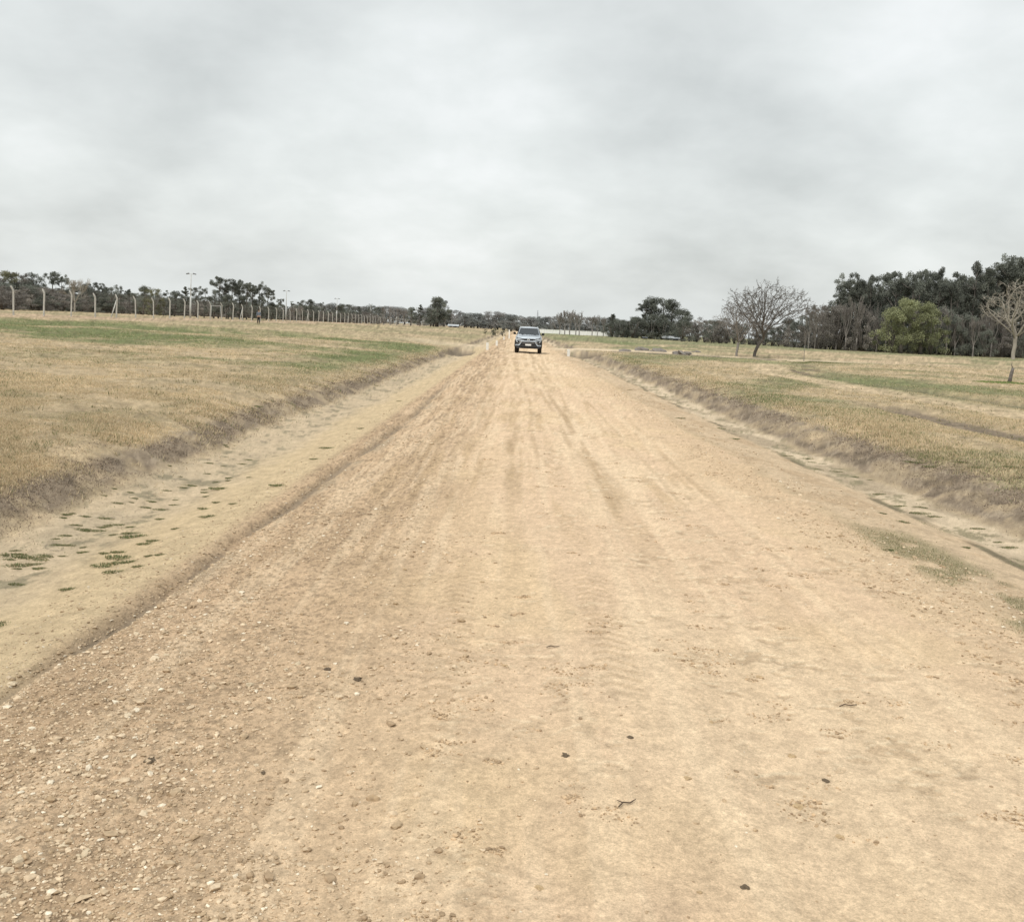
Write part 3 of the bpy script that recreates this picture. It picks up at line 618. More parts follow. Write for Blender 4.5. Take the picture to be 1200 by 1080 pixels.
def make_domed(seed, cz=.63, rx=.56, rz=.37, trunk=.25, lean=.06, n=1500, step=.019, tip=.0017, r0=.021, barkm=None, low=.30):
    g = np.random.default_rng(seed); A = []
    while len(A) < n:
        d = g.normal(size=3); d /= np.linalg.norm(d); q = g.random()**.36; q *= .74+.42*float(vn(np.array([d[0]*2.3+seed]), np.array([d[2]*2.3+d[1]*2.3+seed]))[0]); p = np.array([lean+d[0]*q*rx, d[1]*q*rx, cz+d[2]*q*rz*(1+.08*g.normal())])
        if p[2] > low+.28*(np.hypot(p[0]-lean, p[1])/rx): A.append(p)
    A = np.array(A); nodes = [np.array([0., 0., 0.])]; par = [-1]; k = int(trunk/step)
    for i in range(k): t = (i+1)/k; nodes.append(np.array([lean*t*t, .004*math.sin(i), trunk*t])); par.append(len(nodes)-2)
    # main limbs
    for a in range(6):
        w = a*6.283/6+g.uniform(-.3, .3); el = g.uniform(.55, 1.15) if a else 1.5; d = np.array([math.cos(w)*math.cos(el), math.sin(w)*math.cos(el), math.sin(el)]); p = k-int(g.integers(0, max(1, k//4)))
        for i in range(int(g.integers(7, 11))):
            d = d+g.normal(size=3)*.10+np.array([0, 0, .02]); d /= np.linalg.norm(d); nodes.append(nodes[p]+d*step); par.append(p); p = len(nodes)-1
    alive = np.ones(len(A), bool)
    for it in range(60):
        Nn = np.array(nodes); Al = A[alive]
        if not len(Al): break
        D = np.linalg.norm(Al[:, None]-Nn[None, k-2:], axis=2); ni = D.argmin(1)+k-2; dm = D.min(1); new = {}
        for a, b, dd in zip(Al, ni, dm):
            if dd < .30: new.setdefault(int(b), []).append((a-Nn[b])/max(dd, 1e-6))
        for b, vs in new.items():
            d = np.sum(vs, 0)+g.normal(size=3)*.25+np.array([0, 0, .15]); d /= np.linalg.norm(d)+1e-9; q = Nn[b]+d*step
            nodes.append(q); par.append(b)
        Nn = np.array(nodes); D = np.linalg.norm(A[:, None]-Nn[None], axis=2).min(1); alive = alive&(D > step*1.3)
    Nn = np.array(nodes); cnt = np.zeros(len(nodes)); ch = [0]*len(nodes)
    for p in par[1:]: ch[p] += 1
    for i in range(len(nodes)-1, 0, -1):
        if ch[i] == 0: cnt[i] = 1
        cnt[par[i]] += cnt[i]
    e = math.log(cnt[0])/math.log(r0/tip); rad = tip*cnt**(1/e)
    tb = MB(); tb.tube([(0, 0, -.03)]+[tuple(q) for q in nodes[:k+1]], [r0*1.35, r0*1.1]+[max(rad[i], r0*(.95-.35*i/k)) for i in range(1, k+1)], 9); bb = MB()
    for i in range(k+1, len(nodes)):
        p = par[i]; n_ = 6 if rad[i] > .008 else (4 if rad[i] > .004 else 3); bb.tube([nodes[p], nodes[i]], [min(rad[p], rad[i]*1.35), rad[i]], n_, False)
        if rad[i] < .0045 and g.random() < .55: v = Vector(nodes[i]-nodes[p]).normalized()+Vector(g.normal(size=3)*.9)+Vector((0, 0, .4)); bb.tube([nodes[i], Vector(nodes[i])+v.normalized()*step*g.uniform(1.2, 2.8)], [tip*.9, tip*.45], 3, False)
        if ch[i] == 0:
            for t in range(3): v = Vector(nodes[i]-nodes[p]).normalized()+Vector(g.normal(size=3)*.45); bb.tube([nodes[i], Vector(nodes[i])+v.normalized()*step*g.uniform(1, 2.2)], [rad[i], tip*.5], 3, False)
    P = Proto(); P.trunk = tb.mesh('trunk'); P.crown = bb.mesh('branches'); P.k = 1/max(v[2] for v in bb.v); P.w = .5; m = barkm or M_GREYBARK
    P.trunk.materials.append(m); P.crown.materials.append(m); P.name = 'bare_tree'; P.sub = 'branches'; return P
used = {}
def plant(P, x, y, h, label, cat, group=None, rz=None, wk=1.0, name=None, sink=.15):
    e = empty(name or P.name, (x, y, z1(x, y)-.02), random.random()*6.28 if rz is None else rz)
    s = h*P.k; e.scale = (s*wk, s*wk, s); add_obj('trunk', P.trunk, e); add_obj(P.sub, P.crown, e); return tag(e, label, cat, group)
def plant_px(P, px, topy, Y, label, cat, group=None, **kw):
    q = atY(px, topy, Y); h = q.z-z1(q.x, Y); return plant(P, q.x, Y, max(h, 1.), label, cat, group, **kw)
DK = ((.125,.133,.112), (.21,.22,.185)); GY = ((.16,.17,.15), (.255,.265,.235)); BR = ((.20,.182,.162), (.285,.262,.235)); OL = ((.15,.15,.095), (.23,.225,.14)); YG = ((.225,.235,.135), (.32,.33,.19))  # wood palettes raised and greyed: air haze put into the leaf colour
FAR = ((.215,.225,.215), (.29,.30,.285)); FARB_HAZE = ((.27,.265,.255), (.34,.33,.315))  # distant treeline leaves, paler still, with the haze painted into their colour
EUC = [make_leafy(10+i, 'euc', DK) for i in range(4)]; DEN = [make_leafy(20+i, 'dense', DK) for i in range(3)]; CON = [make_leafy(30+i, 'conifer', DK) for i in range(2)]
EUG = [make_leafy(40+i, 'euc', GY) for i in range(3)]; BUB = [make_leafy(50+i, 'bush', BR) for i in range(3)]; BUO = [make_leafy(60, 'bush', OL)]; BUY = make_leafy(70, 'dense', YG)
DEF = [make_leafy(80+i, 'dense', FAR) for i in range(3)]; BUF = [make_leafy(85+i, 'bush', FARB_HAZE) for i in range(2)]; BUD = [make_leafy(90+i, 'bush', DK) for i in range(2)]
M_FARBARK = noise_mat('distant_hazed_bark', (.22,.20,.185), (.30,.28,.26), 8)  # bark lightened for far trees, haze mixed into the colour
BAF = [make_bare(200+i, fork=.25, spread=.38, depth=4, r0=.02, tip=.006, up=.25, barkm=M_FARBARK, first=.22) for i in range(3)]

# left wood behind the fence
g_l = 'trees behind the concrete post fence'
for px, ty, Y, P, lab, cat in [
 (4,318,150,BUO[0],'pale olive bushy tree at the left edge behind the fence','tree'),
 (-14,321,148,BUB[0],'brown bushy tree cut by the left picture edge','tree'),
 (18,319,152,BUB[1],'brown grey bushy tree behind the first fence post','tree'),
 (37,320,155,DEN[0],'dark round topped tree just right of the first fence post','tree'),
 (30,326,165,DEN[1],'dark tree half hidden behind the round topped one at far left','tree'),
 (50,336,150,DEN[2],'low dark tree between the first and second fence posts','tree'),
 (61,318,160,EUC[0],'tall dark eucalyptus above the second fence post','eucalyptus'),
 (72,322,165,EUC[1],'dark eucalyptus with leaning crown right of the tallest left one','eucalyptus'),
 (80,336,170,EUG[0],'grey green eucalyptus left of the pale bare tree','eucalyptus'),
 (101,333,170,DEN[1],'dark tree just right of the pale bare tree','tree'),
 (112,331,168,EUG[1],'grey eucalyptus above the fourth fence post','eucalyptus'),
 (120,332,172,EUC[2],'dark eucalyptus between fourth and fifth fence posts','eucalyptus'),
 (132,337,168,DEN[0],'dark low crowned tree left of the braced fence post','tree'),
 (143,334,170,EUG[2],'grey eucalyptus directly behind the braced fence post','eucalyptus'),
 (153,339,172,EUC[3],'slim eucalyptus right of the braced fence post','eucalyptus'),
 (168,335,165,DEN[2],'dark rounded tree above the sixth fence post','tree'),
 (179,338,160,BUO[0],'olive green tree behind the sixth and seventh fence posts','tree'),
 (192,340,170,EUG[0],'grey eucalyptus left of the tall lamp pole','eucalyptus'),
 (205,341,172,DEN[1],'low dark tree left of the tall lamp pole','tree'),
 (217,336,168,CON[0],'spiky crowned tree directly left of the tall lamp pole','tree'),
 (231,337,172,EUG[1],'grey eucalyptus just right of the tall lamp pole','eucalyptus'),
 (240,336,175,EUG[2],'second grey eucalyptus right of the tall lamp pole','eucalyptus'),
 (251,341,172,DEN[0],'dark tree at the left foot of the large eucalyptus clump','tree'),
 (257,324,178,EUC[0],'tallest dark eucalyptus of the clump behind the fence','eucalyptus'),
 (266,331,180,EUC[1],'dark eucalyptus right of the tallest one in the clump','eucalyptus'),
 (273,327,182,EUC[2],'second tallest dark eucalyptus in the clump','eucalyptus'),
 (282,328,184,EUC[3],'dark eucalyptus in the middle of the clump','eucalyptus'),
 (290,331,182,EUC[0],'dark eucalyptus right of the clump middle','eucalyptus'),
 (297,334,186,EUC[2],'narrow eucalyptus between two rounder crowns of the clump','eucalyptus'),
 (304,330,188,EUC[1],'round crowned eucalyptus above the standing person','eucalyptus'),
 (313,337,190,EUC[3],'last tall eucalyptus at the right side of the clump','eucalyptus'),
 (268,345,176,DEN[1],'dark low tree filling the left base of the clump','tree'),
 (285,346,178,DEN[2],'dark low tree filling the middle base of the clump','tree'),
 (305,348,184,DEN[0],'dark low tree filling the right base of the clump','tree'),
 (318,354,190,DEN[2],'small dark tree leaning out at the right end of the clump','tree'),
 (328,350,230,EUG[1],'small grey eucalyptus left of the second lamp pole','eucalyptus'),
 (341,353,240,EUG[0],'small grey tree right of the second lamp pole','eucalyptus'),
 (356,352,250,DEN[0],'dark rounded tree right of the second lamp pole','tree'),
 (365,351,255,DEN[1],'taller dark rounded tree of the low row along the fence','tree'),
 (377,354,262,EUG[2],'grey tree at the right end of the dark rounded pair','tree'),
 (388,358,270,EUG[0],'low grey tree before the third lamp pole','tree'),
 (400,356,280,DEN[2],'low dark tree right of the third lamp pole','tree'),
 (411,357,290,EUG[1],'low grey tree between third and fourth lamp poles','tree'),
 (421,359,300,CON[1],'small pointed tree left of the fourth lamp pole','tree'),
 (432,358,310,EUG[2],'low grey tree behind the fourth lamp pole','tree'),
 (443,360,320,DEN[0],'low dark tree right of the fourth lamp pole','tree'),
 (482,360,360,DEN[1],'small dark tree left of the narrow conifer','tree'),
 (514,349,370,DEN[0],'second crown filling out the big round tree','tree'),
 (509,354,368,DEN[1],'lower left crown beside the big round tree','tree'),
 (493,357,362,CON[0],'narrow dark conifer left of the big round tree','conifer'),
 (512,348,365,DEN[2],'big round dark tree standing clear of the low treeline','tree'),
 (505,362,360,DEN[0],'low dark tree at the left foot of the big round tree','tree')]:
    plant_px(P, px, ty, Y, lab, cat, g_l)
BL = make_bare(300, fork=.28, spread=.55, depth=5, r0=.022, tip=.0035, barkm=M_PALEBARK, first=.22)
plant_px(BL, 88, 325, 140, 'pale leafless tree rising behind the third fence post', 'bare tree', g_l)
i = 0
for px in range(-12, 470, 7):      # brown leafless thicket under the trees
    Y = 135+max(0, px-60)*.42+random.uniform(-6, 12); q = atY(px, 0, Y); h = random.uniform(2.6, 3.9); i += 1
    plant(BUB[i % 3] if random.random() < .8 else BUD[i % 2], q.x-2, Y, h, 'brown leafless thicket bush behind the concrete post fence', 'bush', 'thicket bushes behind the fence', wk=1.6)
    plant(BUD[(i+1) % 2], q.x-12, Y+14, h*1.25, 'brown leafless thicket bush behind the concrete post fence', 'bush', 'thicket bushes behind the fence', wk=1.8)
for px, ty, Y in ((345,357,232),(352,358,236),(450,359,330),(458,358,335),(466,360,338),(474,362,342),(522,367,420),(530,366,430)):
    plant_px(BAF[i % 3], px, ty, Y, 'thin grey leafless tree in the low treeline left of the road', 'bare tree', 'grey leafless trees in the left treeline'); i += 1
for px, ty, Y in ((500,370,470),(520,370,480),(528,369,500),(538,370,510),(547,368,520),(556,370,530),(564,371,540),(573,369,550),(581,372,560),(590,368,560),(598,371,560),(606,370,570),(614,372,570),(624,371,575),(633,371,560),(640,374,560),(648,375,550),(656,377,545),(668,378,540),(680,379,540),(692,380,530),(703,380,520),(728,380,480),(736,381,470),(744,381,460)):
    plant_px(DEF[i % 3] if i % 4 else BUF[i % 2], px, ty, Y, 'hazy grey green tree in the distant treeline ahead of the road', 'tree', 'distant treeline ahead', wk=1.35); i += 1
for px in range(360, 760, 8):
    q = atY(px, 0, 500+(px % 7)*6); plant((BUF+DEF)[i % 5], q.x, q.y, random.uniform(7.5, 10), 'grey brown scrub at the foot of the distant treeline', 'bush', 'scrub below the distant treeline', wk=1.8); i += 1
# bare poplars and trees right of the car
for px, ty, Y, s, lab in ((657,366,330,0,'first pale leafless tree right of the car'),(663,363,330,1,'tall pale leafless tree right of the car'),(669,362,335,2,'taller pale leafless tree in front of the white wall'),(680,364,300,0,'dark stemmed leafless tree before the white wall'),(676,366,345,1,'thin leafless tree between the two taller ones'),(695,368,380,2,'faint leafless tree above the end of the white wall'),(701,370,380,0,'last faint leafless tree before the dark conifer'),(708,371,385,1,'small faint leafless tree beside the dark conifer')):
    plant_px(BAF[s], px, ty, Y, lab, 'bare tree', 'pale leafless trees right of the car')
for px, ty, Y, P, lab, cat, wk in [
 (718,368,330,CON[1],'dark layered conifer left of the big dense trees','conifer',1.5),
 (733,376,335,DEN[0],'low dark tree between the conifer and the big dense trees','tree',1.2),
 (746,372,325,DEN[1],'dark tree at the left foot of the big dense trees','tree',1),
 (757,352,320,EUC[1],'uneven left half of the big dense trees with a sky gap','tree',1.5),
 (764,348,322,DEN[2],'tallest crown of the big dense trees in mid field','tree',.9),
 (778,350,325,DEN[0],'broad dark crown of the big dense trees in mid field','tree',1),
 (788,351,322,DEN[1],'right round crown of the big dense trees','tree',1),
 (768,368,315,DEN[1],'lower front crown of the big dense trees','tree',1.1),
 (800,362,330,DEN[2],'shoulder tree right of the big dense trees','tree',1.1),
 (809,369,335,EUG[0],'small airy tree right of the big dense trees','tree',1.2),
 (828,376,300,DEN[0],'dark hedge like tree left of the bare pair','tree',1.6),
 (838,375,290,DEN[2],'round dark tree behind the smaller bare tree','tree',1.5),
 (852,377,285,BUB[0],'grey brown tree between the two bare trees','tree',1.1),
 (925,373,240,DEN[1],'dark tree right of the large bare tree','tree',1.1),
 (940,370,235,DEN[0],'dark tree above the thin sapling','tree',1.0),
 (957,371,240,EUG[1],'grey eucalyptus left of the right hand wood','eucalyptus',1.2),
 (968,370,238,EUG[2],'small eucalyptus at the left end of the right hand wood','eucalyptus',1.2),
 (978,368,236,EUC[3],'slim dark eucalyptus leading up to the right hand wood','eucalyptus',1.2)]:
    plant_px(P, px, ty, Y, lab, cat, wk=wk)
for k, px in enumerate(range(738, 826, 6)):
    q = atY(px, 0, 318-(px % 4)*3); plant(BUD[k % 2], q.x, q.y, random.uniform(4.5, 7.5), 'dark bush filling the foot of the big dense trees', 'bush', 'bushes under the big dense trees', wk=1.1)
for k, px in enumerate(range(822, 990, 9)):
    Y = 262-(px-822)*.22+random.uniform(-8, 8); q = atY(px, 0, Y)
    plant(BUB[k % 3] if k % 4 else BUD[k % 2], q.x, Y, random.uniform(4.8, 6.8), 'grey brown scrub tree in the row behind the bare pair', 'bush', 'scrub row behind the bare pair', wk=1.05)
POP = [make_bare(400+i, fork=.3, spread=.22, depth=4, r0=.014, tip=.0028, up=.5, barkm=M_GREYBARK, first=.25, lenk=.8) for i in range(2)]
for k, (px, ty) in enumerate(((951,352),(958,357),(963,354),(969,358))):
    plant_px(POP[k % 2], px, ty, 205+k*4, 'slender upright leafless tree right of the large bare tree', 'bare tree', 'slender leafless trees beside the wood', wk=.8)
# right hand wood
tops = [(990,338,CON[0]),(997,322,EUC[1]),(1003,320,EUC[2]),(1010,330,EUC[0]),(1016,334,DEN[1]),(1024,323,EUC[3]),(1033,331,EUC[1]),(1043,319,EUC[0]),(1053,319,EUC[2]),(1062,326,EUC[3]),(1071,319,EUC[1]),(1080,316,EUC[0]),(1090,319,EUC[2]),(1099,328,EUC[3]),(1108,314,EUC[3]),(1117,327,EUC[1]),(1126,320,EUC[2]),(1135,325,EUC[0]),(1143,307,EUC[3]),(1152,318,EUC[1]),(1161,322,EUC[2]),(1170,317,EUC[0]),(1178,308,EUC[3]),(1185,299,EUC[1]),(1194,301,EUC[2]),(985,345,EUC[2]),(980,354,EUG[0]),(975,366,EUC[0]),(1204,303,EUC[0]),(1214,306,EUC[3]),(1226,304,EUC[1]),(1240,308,EUC[2])]
for k, (px, ty, P) in enumerate(tops):
    edge = {0:'spreading dark conifer at the left end of the right hand wood', 1:'leaning eucalyptus top at the left end of the right hand wood', 18:'eucalyptus spire standing above the wood left of the corner trees', 23:'tallest leafy eucalyptus of the right hand wood near the picture edge'}.get(k)
    plant_px(P, px, ty, 222+(k*7 % 5)*3, edge or 'tall dark eucalyptus in the front of the right hand wood', 'eucalyptus', None if edge else 'front eucalyptus of the right hand wood', wk=(.8, .95, .7)[k % 3])
for k in range(34):
    px = 996+k*7.6; q = atY(px, 348-k*.6+random.uniform(-10, 8), 245+random.uniform(-6, 18)); h = q.z-z1(q.x, q.y)
    plant((EUC+DEN)[(k*3) % 7], q.x, q.y, h, 'dark tree deeper inside the right hand wood', 'tree', 'inner trees of the right hand wood', wk=1.0)
for k in range(48):
    px = 984+k*5.5; Y = 216+random.uniform(-4, 22); q = atY(px, 0, Y); 
    plant((BUB if k % 5 < 3 and px < 1060 or k % 4 == 0 else BUD)[k % 2], q.x, Y, random.uniform(6, 11) if px < 1050 else random.uniform(5, 12), 'shadowy undergrowth bush at the foot of the right hand wood', 'bush', 'undergrowth of the right hand wood', wk=.75)
for k in range(20):
    px = 1000+k*10.8+random.uniform(-4, 4); Y = 214+random.uniform(-2, 8); q = atY(px, 0, Y)
    plant(POP[k % 2], q.x, Y, random.uniform(6, 13), 'thin leafless tree at the front edge of the right hand wood', 'bare tree', 'thin leafless trees along the wood edge', wk=1.1)
plant_px(BUY, 1060, 350, 205, 'bright yellow green tree left half in front of the dark wood', 'tree', wk=1.05, name='leafy_tree')
BUZ = make_leafy(77, 'bush', YG)
plant_px(BUZ, 1048, 360, 206, 'lower yellow green foliage at the left side of the bright tree', 'tree', wk=.8, name='leafy_tree')
plant_px(BUZ, 1094, 363, 209, 'lower yellow green foliage at the right side of the bright tree', 'tree', wk=.8, name='leafy_tree', rz=1.2)
plant_px(BUY, 1083, 354, 207, 'bright yellow green tree right half in front of the dark wood', 'tree', wk=1.15, name='leafy_tree', rz=2.0)
# big bare pair, sapling, pale tree
BIG = make_domed(5, lean=.11, rx=.60, barkm=noise_mat('bare_tree_bark', (.085,.075,.065), (.15,.135,.12), 10, .95, .4, .02))
q = ground_at(884, 418); t = atY(900, 322, q.y); plant(BIG, q.x, q.y, t.z-q.z, 'large spreading leafless tree with a leaning trunk in the right field', 'bare tree', rz=0)
SM = make_domed(9, cz=.60, rx=.50, rz=.40, trunk=.30, lean=.10, n=800, tip=.0020, step=.024)
q = ground_at(863, 417.5); t = atY(868, 348, q.y); plant(SM, q.x, q.y, t.z-q.z, 'smaller leafless tree standing left of the large spreading one', 'bare tree', rz=1.0)
SAP = make_bare(520, fork=.5, spread=.3, depth=3, r0=.012, tip=.004, up=.3, first=.2, lenk=.75)
q = ground_at(942, 423.5); t = atY(946, 385, q.y); plant(SAP, q.x, q.y, t.z-q.z, 'thin young sapling alone on the grass right of the bare pair', 'sapling', name='sapling', wk=.7)
PAL = make_domed(21, cz=.62, rx=.48, rz=.38, trunk=.30, lean=.03, n=480, tip=.0026, r0=.024, step=.028, barkm=M_PALEBARK)
q = atY(1187, 421, 185); t = atY(1195, 326, 185); plant(PAL, q.x, 185, t.z-z1(q.x, 185), 'pale barked leafless tree in front of the wood at the right edge', 'bare tree', rz=.6)
def small_tree_px(px, py, topy, label):
    q = ground_at(px, py); t = atY(px+2, topy, q.y); h = t.z-q.z; e = empty('tree_stump', q); mb = MB()
    mb.tube([(0, 0, -.05), (.03*h, 0, .3*h), (.10*h, 0, .7*h), (.16*h, 0, h)], [.10, .085, .08, .065], 9); mb.build('trunk', M_BARK, e)
    mb = MB(); mb.tube([(.09*h, 0, .62*h), (.26*h, .05, .9*h)], [.03, .015], 6); mb.tube([(.15*h, 0, .95*h), (.05*h, 0, 1.2*h), (.07*h, 0, 1.45*h)], [.03, .015, .007], 6); mb.build('branch', M_BARK, e)
    return tag(e, label, 'stump')
small_tree_px(1183, 448, 431, 'short leaning dark stump in a green grass patch at the right edge')
q = ground_at(1180, 449); n = 5000; a = RNG.random(n)*6.28; rr = np.sqrt(RNG.random(n)); gx = q.x+np.cos(a)*rr*1.5; gy = q.y+np.sin(a)*rr*1.6
blades('green_grass', gx, gy, (.03+.13*RNG.random(n)**2)*(1-.8*rr), np.full(n, .016), np.array([.20,.26,.09])*(.6+.8*RNG.random(n))[:, None], 'lush green grass patch around the leaning stump')
q = ground_at(945, 425.5); n = 2500; gx = q.x+RNG.normal(0, .9, n)+.6; gy = q.y+RNG.normal(0, .7, n)
blades('green_grass', gx, gy, .03+.07*RNG.random(n), np.full(n, .02), np.array([.22,.23,.11])*(.6+.7*RNG.random(n))[:, None], 'dark green grass around the foot of the thin sapling')
q = ground_at(1056, 538); n = 5000; gx = q.x+RNG.normal(0, .5, n); gy = q.y+RNG.normal(0, .45, n); k = gx > 6.0; gx, gy = gx[k], gy[k]
blades('green_grass', gx, gy, .015+.04*RNG.random(len(gx)), np.full(len(gx), .0035), np.array([.24,.245,.12])*(.6+.8*RNG.random(len(gx)))[:, None], 'grey green grass hummock on top of the right ditch bank')
# shrubs by the far crossing
for k, (px, py, h) in enumerate(((583,391,1.2),(589,390.5,1.5),(594,391,1.3),(578,389.5,1.0))):
    q = ground_at(px, py); plant(BUO[0] if k % 2 else BUD[0], q.x, min(q.y, 200), h, 'low green shrub beside the road left of the car', 'bush', 'green shrubs left of the car')

# ------------------------------------------------------------------ fence
def fence():
    ya = [83.2]
    root = empty('security_fence', (-44.5, 83, 0)); tag(root, 'long fence of bent top concrete posts and wire across the left field', 'fence')
    FX = -44.5
    def post_mesh(mb, o=(0, 0, 0)):
        o = Vector(o); w = .058
        pts = [(0, -.3), (0, 2.15), (-.30, 2.62)]
        poly = [(-w, -.3), (w, -.3), (w, 2.18), (-.19, 2.62), (-.26, 2.57), (-w, 2.13)]
        v0 = len(mb.v); mb.prism(poly, -w, w)
        mb.v[v0:] = [tuple(Vector(v)+o) for v in mb.v[v0:]]
    m0 = MB(); post_mesh(m0); pm = m0.mesh('post'); pm.materials.append(M_CONC)
    ys = [83.2+5.35*i for i in range(-3, 130)]
    far = MB(); br = 0
    for i, y in enumerate(ys):
        r = random.Random(i); x = FX+r.uniform(-.05, .05); z = z1(x, y)
        if i < 100:
            o = add_obj('post', pm, root); o.location = (x-root.location.x, y-root.location.y, z); o.rotation_euler = (r.uniform(-.04, .04), r.uniform(-.035, .035), r.uniform(-.25, .25)); o.scale = (1, 1, r.uniform(.97, 1.02))
            if i % 9 == 7:
                mb = MB(); mb.tube([(0, -1.5, -.2), (0, -.06, 1.9)], .06, 4); b = mb.build('brace', M_CONC, root); b.location = o.location
        else: post_mesh(far, (x-root.location.x, y-root.location.y, z))
    o = far.build('post', M_CONC, root); o['kind'] = 'stuff'; o['label'] = 'far run of concrete posts merging towards the horizon'
    for lv in (.25, .6, 1.0, 1.4, 1.8, 2.1): 
        mb = MB(); mb.tube([(FX-root.location.x, y-root.location.y, z1(FX, y)+lv) for y in ys], .006, 3, False); mb.build('wire', M_WIRE, root)
    for k, t in enumerate((.3, .65, .95)):
        mb = MB(); mb.tube([(FX-root.location.x-.26*t, y-root.location.y, z1(FX, y)+2.15+.46*t) for y in ys], .006, 3, False); mb.build('barbed_wire', M_WIRE, root)
fence()
# lamp poles along the fence
M_POLE = noise_mat('pale_painted_pole', (.42,.42,.40), (.55,.55,.52), 10, .7)
M_LAMP = noise_mat('lamp_housing_grey', (.16,.17,.18), (.26,.27,.28), 10, .6)
names_l = ['tallest looking twin lamp pole behind the fence left of the eucalyptus clump','second twin lamp pole just right of the eucalyptus clump','third lamp pole above the low grey treeline','fourth lamp pole along the fence','fifth lamp pole along the fence far off','sixth lamp pole far off left of the big round tree','seventh lamp pole just right of the big round tree']
for k, px in enumerate((223, 335, 394.5, 434, 465, 496, 507)):
    d = ray(px, 370); Y = -47.0/(d.x/d.y); z = z1(-47, Y); e = empty('lamp_post', (-47, Y, z)); 
    top = atY(px, 321 if k == 0 else 341, Y).z-z if k < 2 else 6.2
    mb = MB(); mb.tube([(0, 0, -.1), (0, 0, top*.5)], [.13, .12], 10); mb.tube([(0, 0, top*.5), (0, 0, top)], [.065, .05], 8); mb.build('pole', M_POLE, e)
    mb = MB(); mb.tube([(-.45, 0, top-.02), (.45, 0, top-.02)], .03, 6); mb.build('crossarm', M_POLE, e)
    for s in (-1, 1):
        mb = MB(); mb.box((0, 0, 0), (.42, .30, .14), Matrix.Rotation(s*.3, 3, 'Y'), .03); o = mb.build('lamp', M_LAMP, e); o.location = (s*.5, 0, top+.03)
    tag(e, names_l[k], 'lamp post', 'twin lamp posts behind the fence')
# football goal behind the fence
q = atY(247.5, 372, 150); e = empty('football_goal', (q.x, 150, z1(q.x, 150))); tag(e, 'pale football goal frame seen behind the fence', 'goal')
for s in (0, 1.45):
    mb = MB(); mb.tube([(s, 0, 0), (s, 0, 2.0)], .03, 8); mb.build('goal_post', M_POLE, e)
mb = MB(); mb.tube([(-.04, 0, 2.0), (1.49, 0, 2.0)], .03, 8); mb.build('crossbar', M_POLE, e)
# marker posts at the crossings
M_WHITE = noise_mat('weathered_white_paint', (.74,.73,.68), (.86,.85,.80), 5, .8, .2, .01)
for px, py, ty, lab in ((571,410,401.5,'nearest short white marker post at the left ditch end'),(582,405,399,'second short white marker post on the left of the road'),(590.5,398,394.5,'far small white marker post on the left of the road'),(666,417,409.5,'short whitish marker post at the right ditch end'),(596.8,391,385.5,'thin white post among the shrubs left of the car')):
    q = ground_at(px, py); 
    if q.y > 150: q = atY(px, py, 150); q.z = z1(q.x, 150)
    h = atY(px, ty, q.y).z-q.z; w = .09
    e = empty('marker_post', q, .2); mb = MB(); mb.box((0, 0, h*.45-.05), (w*2, w*1.6, h*.9+.1), None, .012); mb.build('post', M_WHITE, e)
    mb = MB(); mb.prism([(-w, 0), (w, 0), (w*.5, .06), (-w*.5, .06)], -w*.8, w*.8); o = mb.build('cap', M_WHITE, e); o.location = (0, 0, h*.9+.002); tag(e, lab, 'marker post', 'marker posts at the track crossings')
# dirt mounds
for k, (px, py, wpx, hpx) in enumerate(((799,415.5,22,7),(752,411,16,5),(771,412,20,5),(733,411.5,14,3.5),(815,413,14,3))):
    q = ground_at(px, py); s = wpx/F*q.y/2; me = lump(700+k, (.20,.18,.16), .3, 4, .35); o = add_obj('dirt_mound', me); o.location = q+Vector((0, 0, -.03)); o.scale = (s, s*.7, hpx/F*q.y/.3*.8)
    tag(o, ['largest grey dirt mound beside the sandy side track','leftmost of the two dark dirt heaps on the side track','dark dirt heap left of the largest mound','low dirt heap where the side track leaves the road','small dirt heap right of the largest mound'][k], 'dirt mound', 'dirt mounds at the side track')

# ------------------------------------------------------------------ far buildings
M_WALL = noise_mat('whitewashed_wall', (.80,.79,.76), (.88,.87,.85), 1.2, .9); M_ROOF = noise_mat('grey_sheet_roof', (.34,.36,.37), (.46,.48,.49), 1.5, .6); M_SHED = noise_mat('grey_shed_wall', (.22,.21,.20), (.30,.29,.27), 1.5, .9); M_DARK = noise_mat('dark_opening', (.03,.03,.03), (.06,.06,.06), 3)
def far_wall(px0, px1, yt, yb, Y):
    a = atY(px0, yb, Y); b = atY(px1, yb, Y); zt = atY((px0+px1)/2, yt, Y).z; zb = min(z1(a.x, Y), z1(b.x, Y))-.3
    e = empty('boundary_wall', ((a.x+b.x)/2, Y, 0)); tag(e, 'long low white wall across the field behind the car', 'wall'); L_ = b.x-a.x
    zl = atY(px0, yt, Y).z; zr = atY(px1, yt+2.5, Y).z
    mb = MB(); mb.prism([(-L_/2, zb), (L_/2, zb), (L_/2, 1.7), (-L_/2, 1.7)], -.1, .1); mb.build('wall', M_WALL, e)
    mb = MB(); mb.box((0, 0, 1.76), (L_+.1, .34, .1)); mb.build('coping', M_WALL, e)
    for k in range(9):
        mb = MB(); mb.box((-L_/2+L_*(k+.5)/9, -.16, .70), (.3, .12, 2.0)); mb.build('pier', M_WALL, e)
far_wall(622, 712, 388, 393, 390)
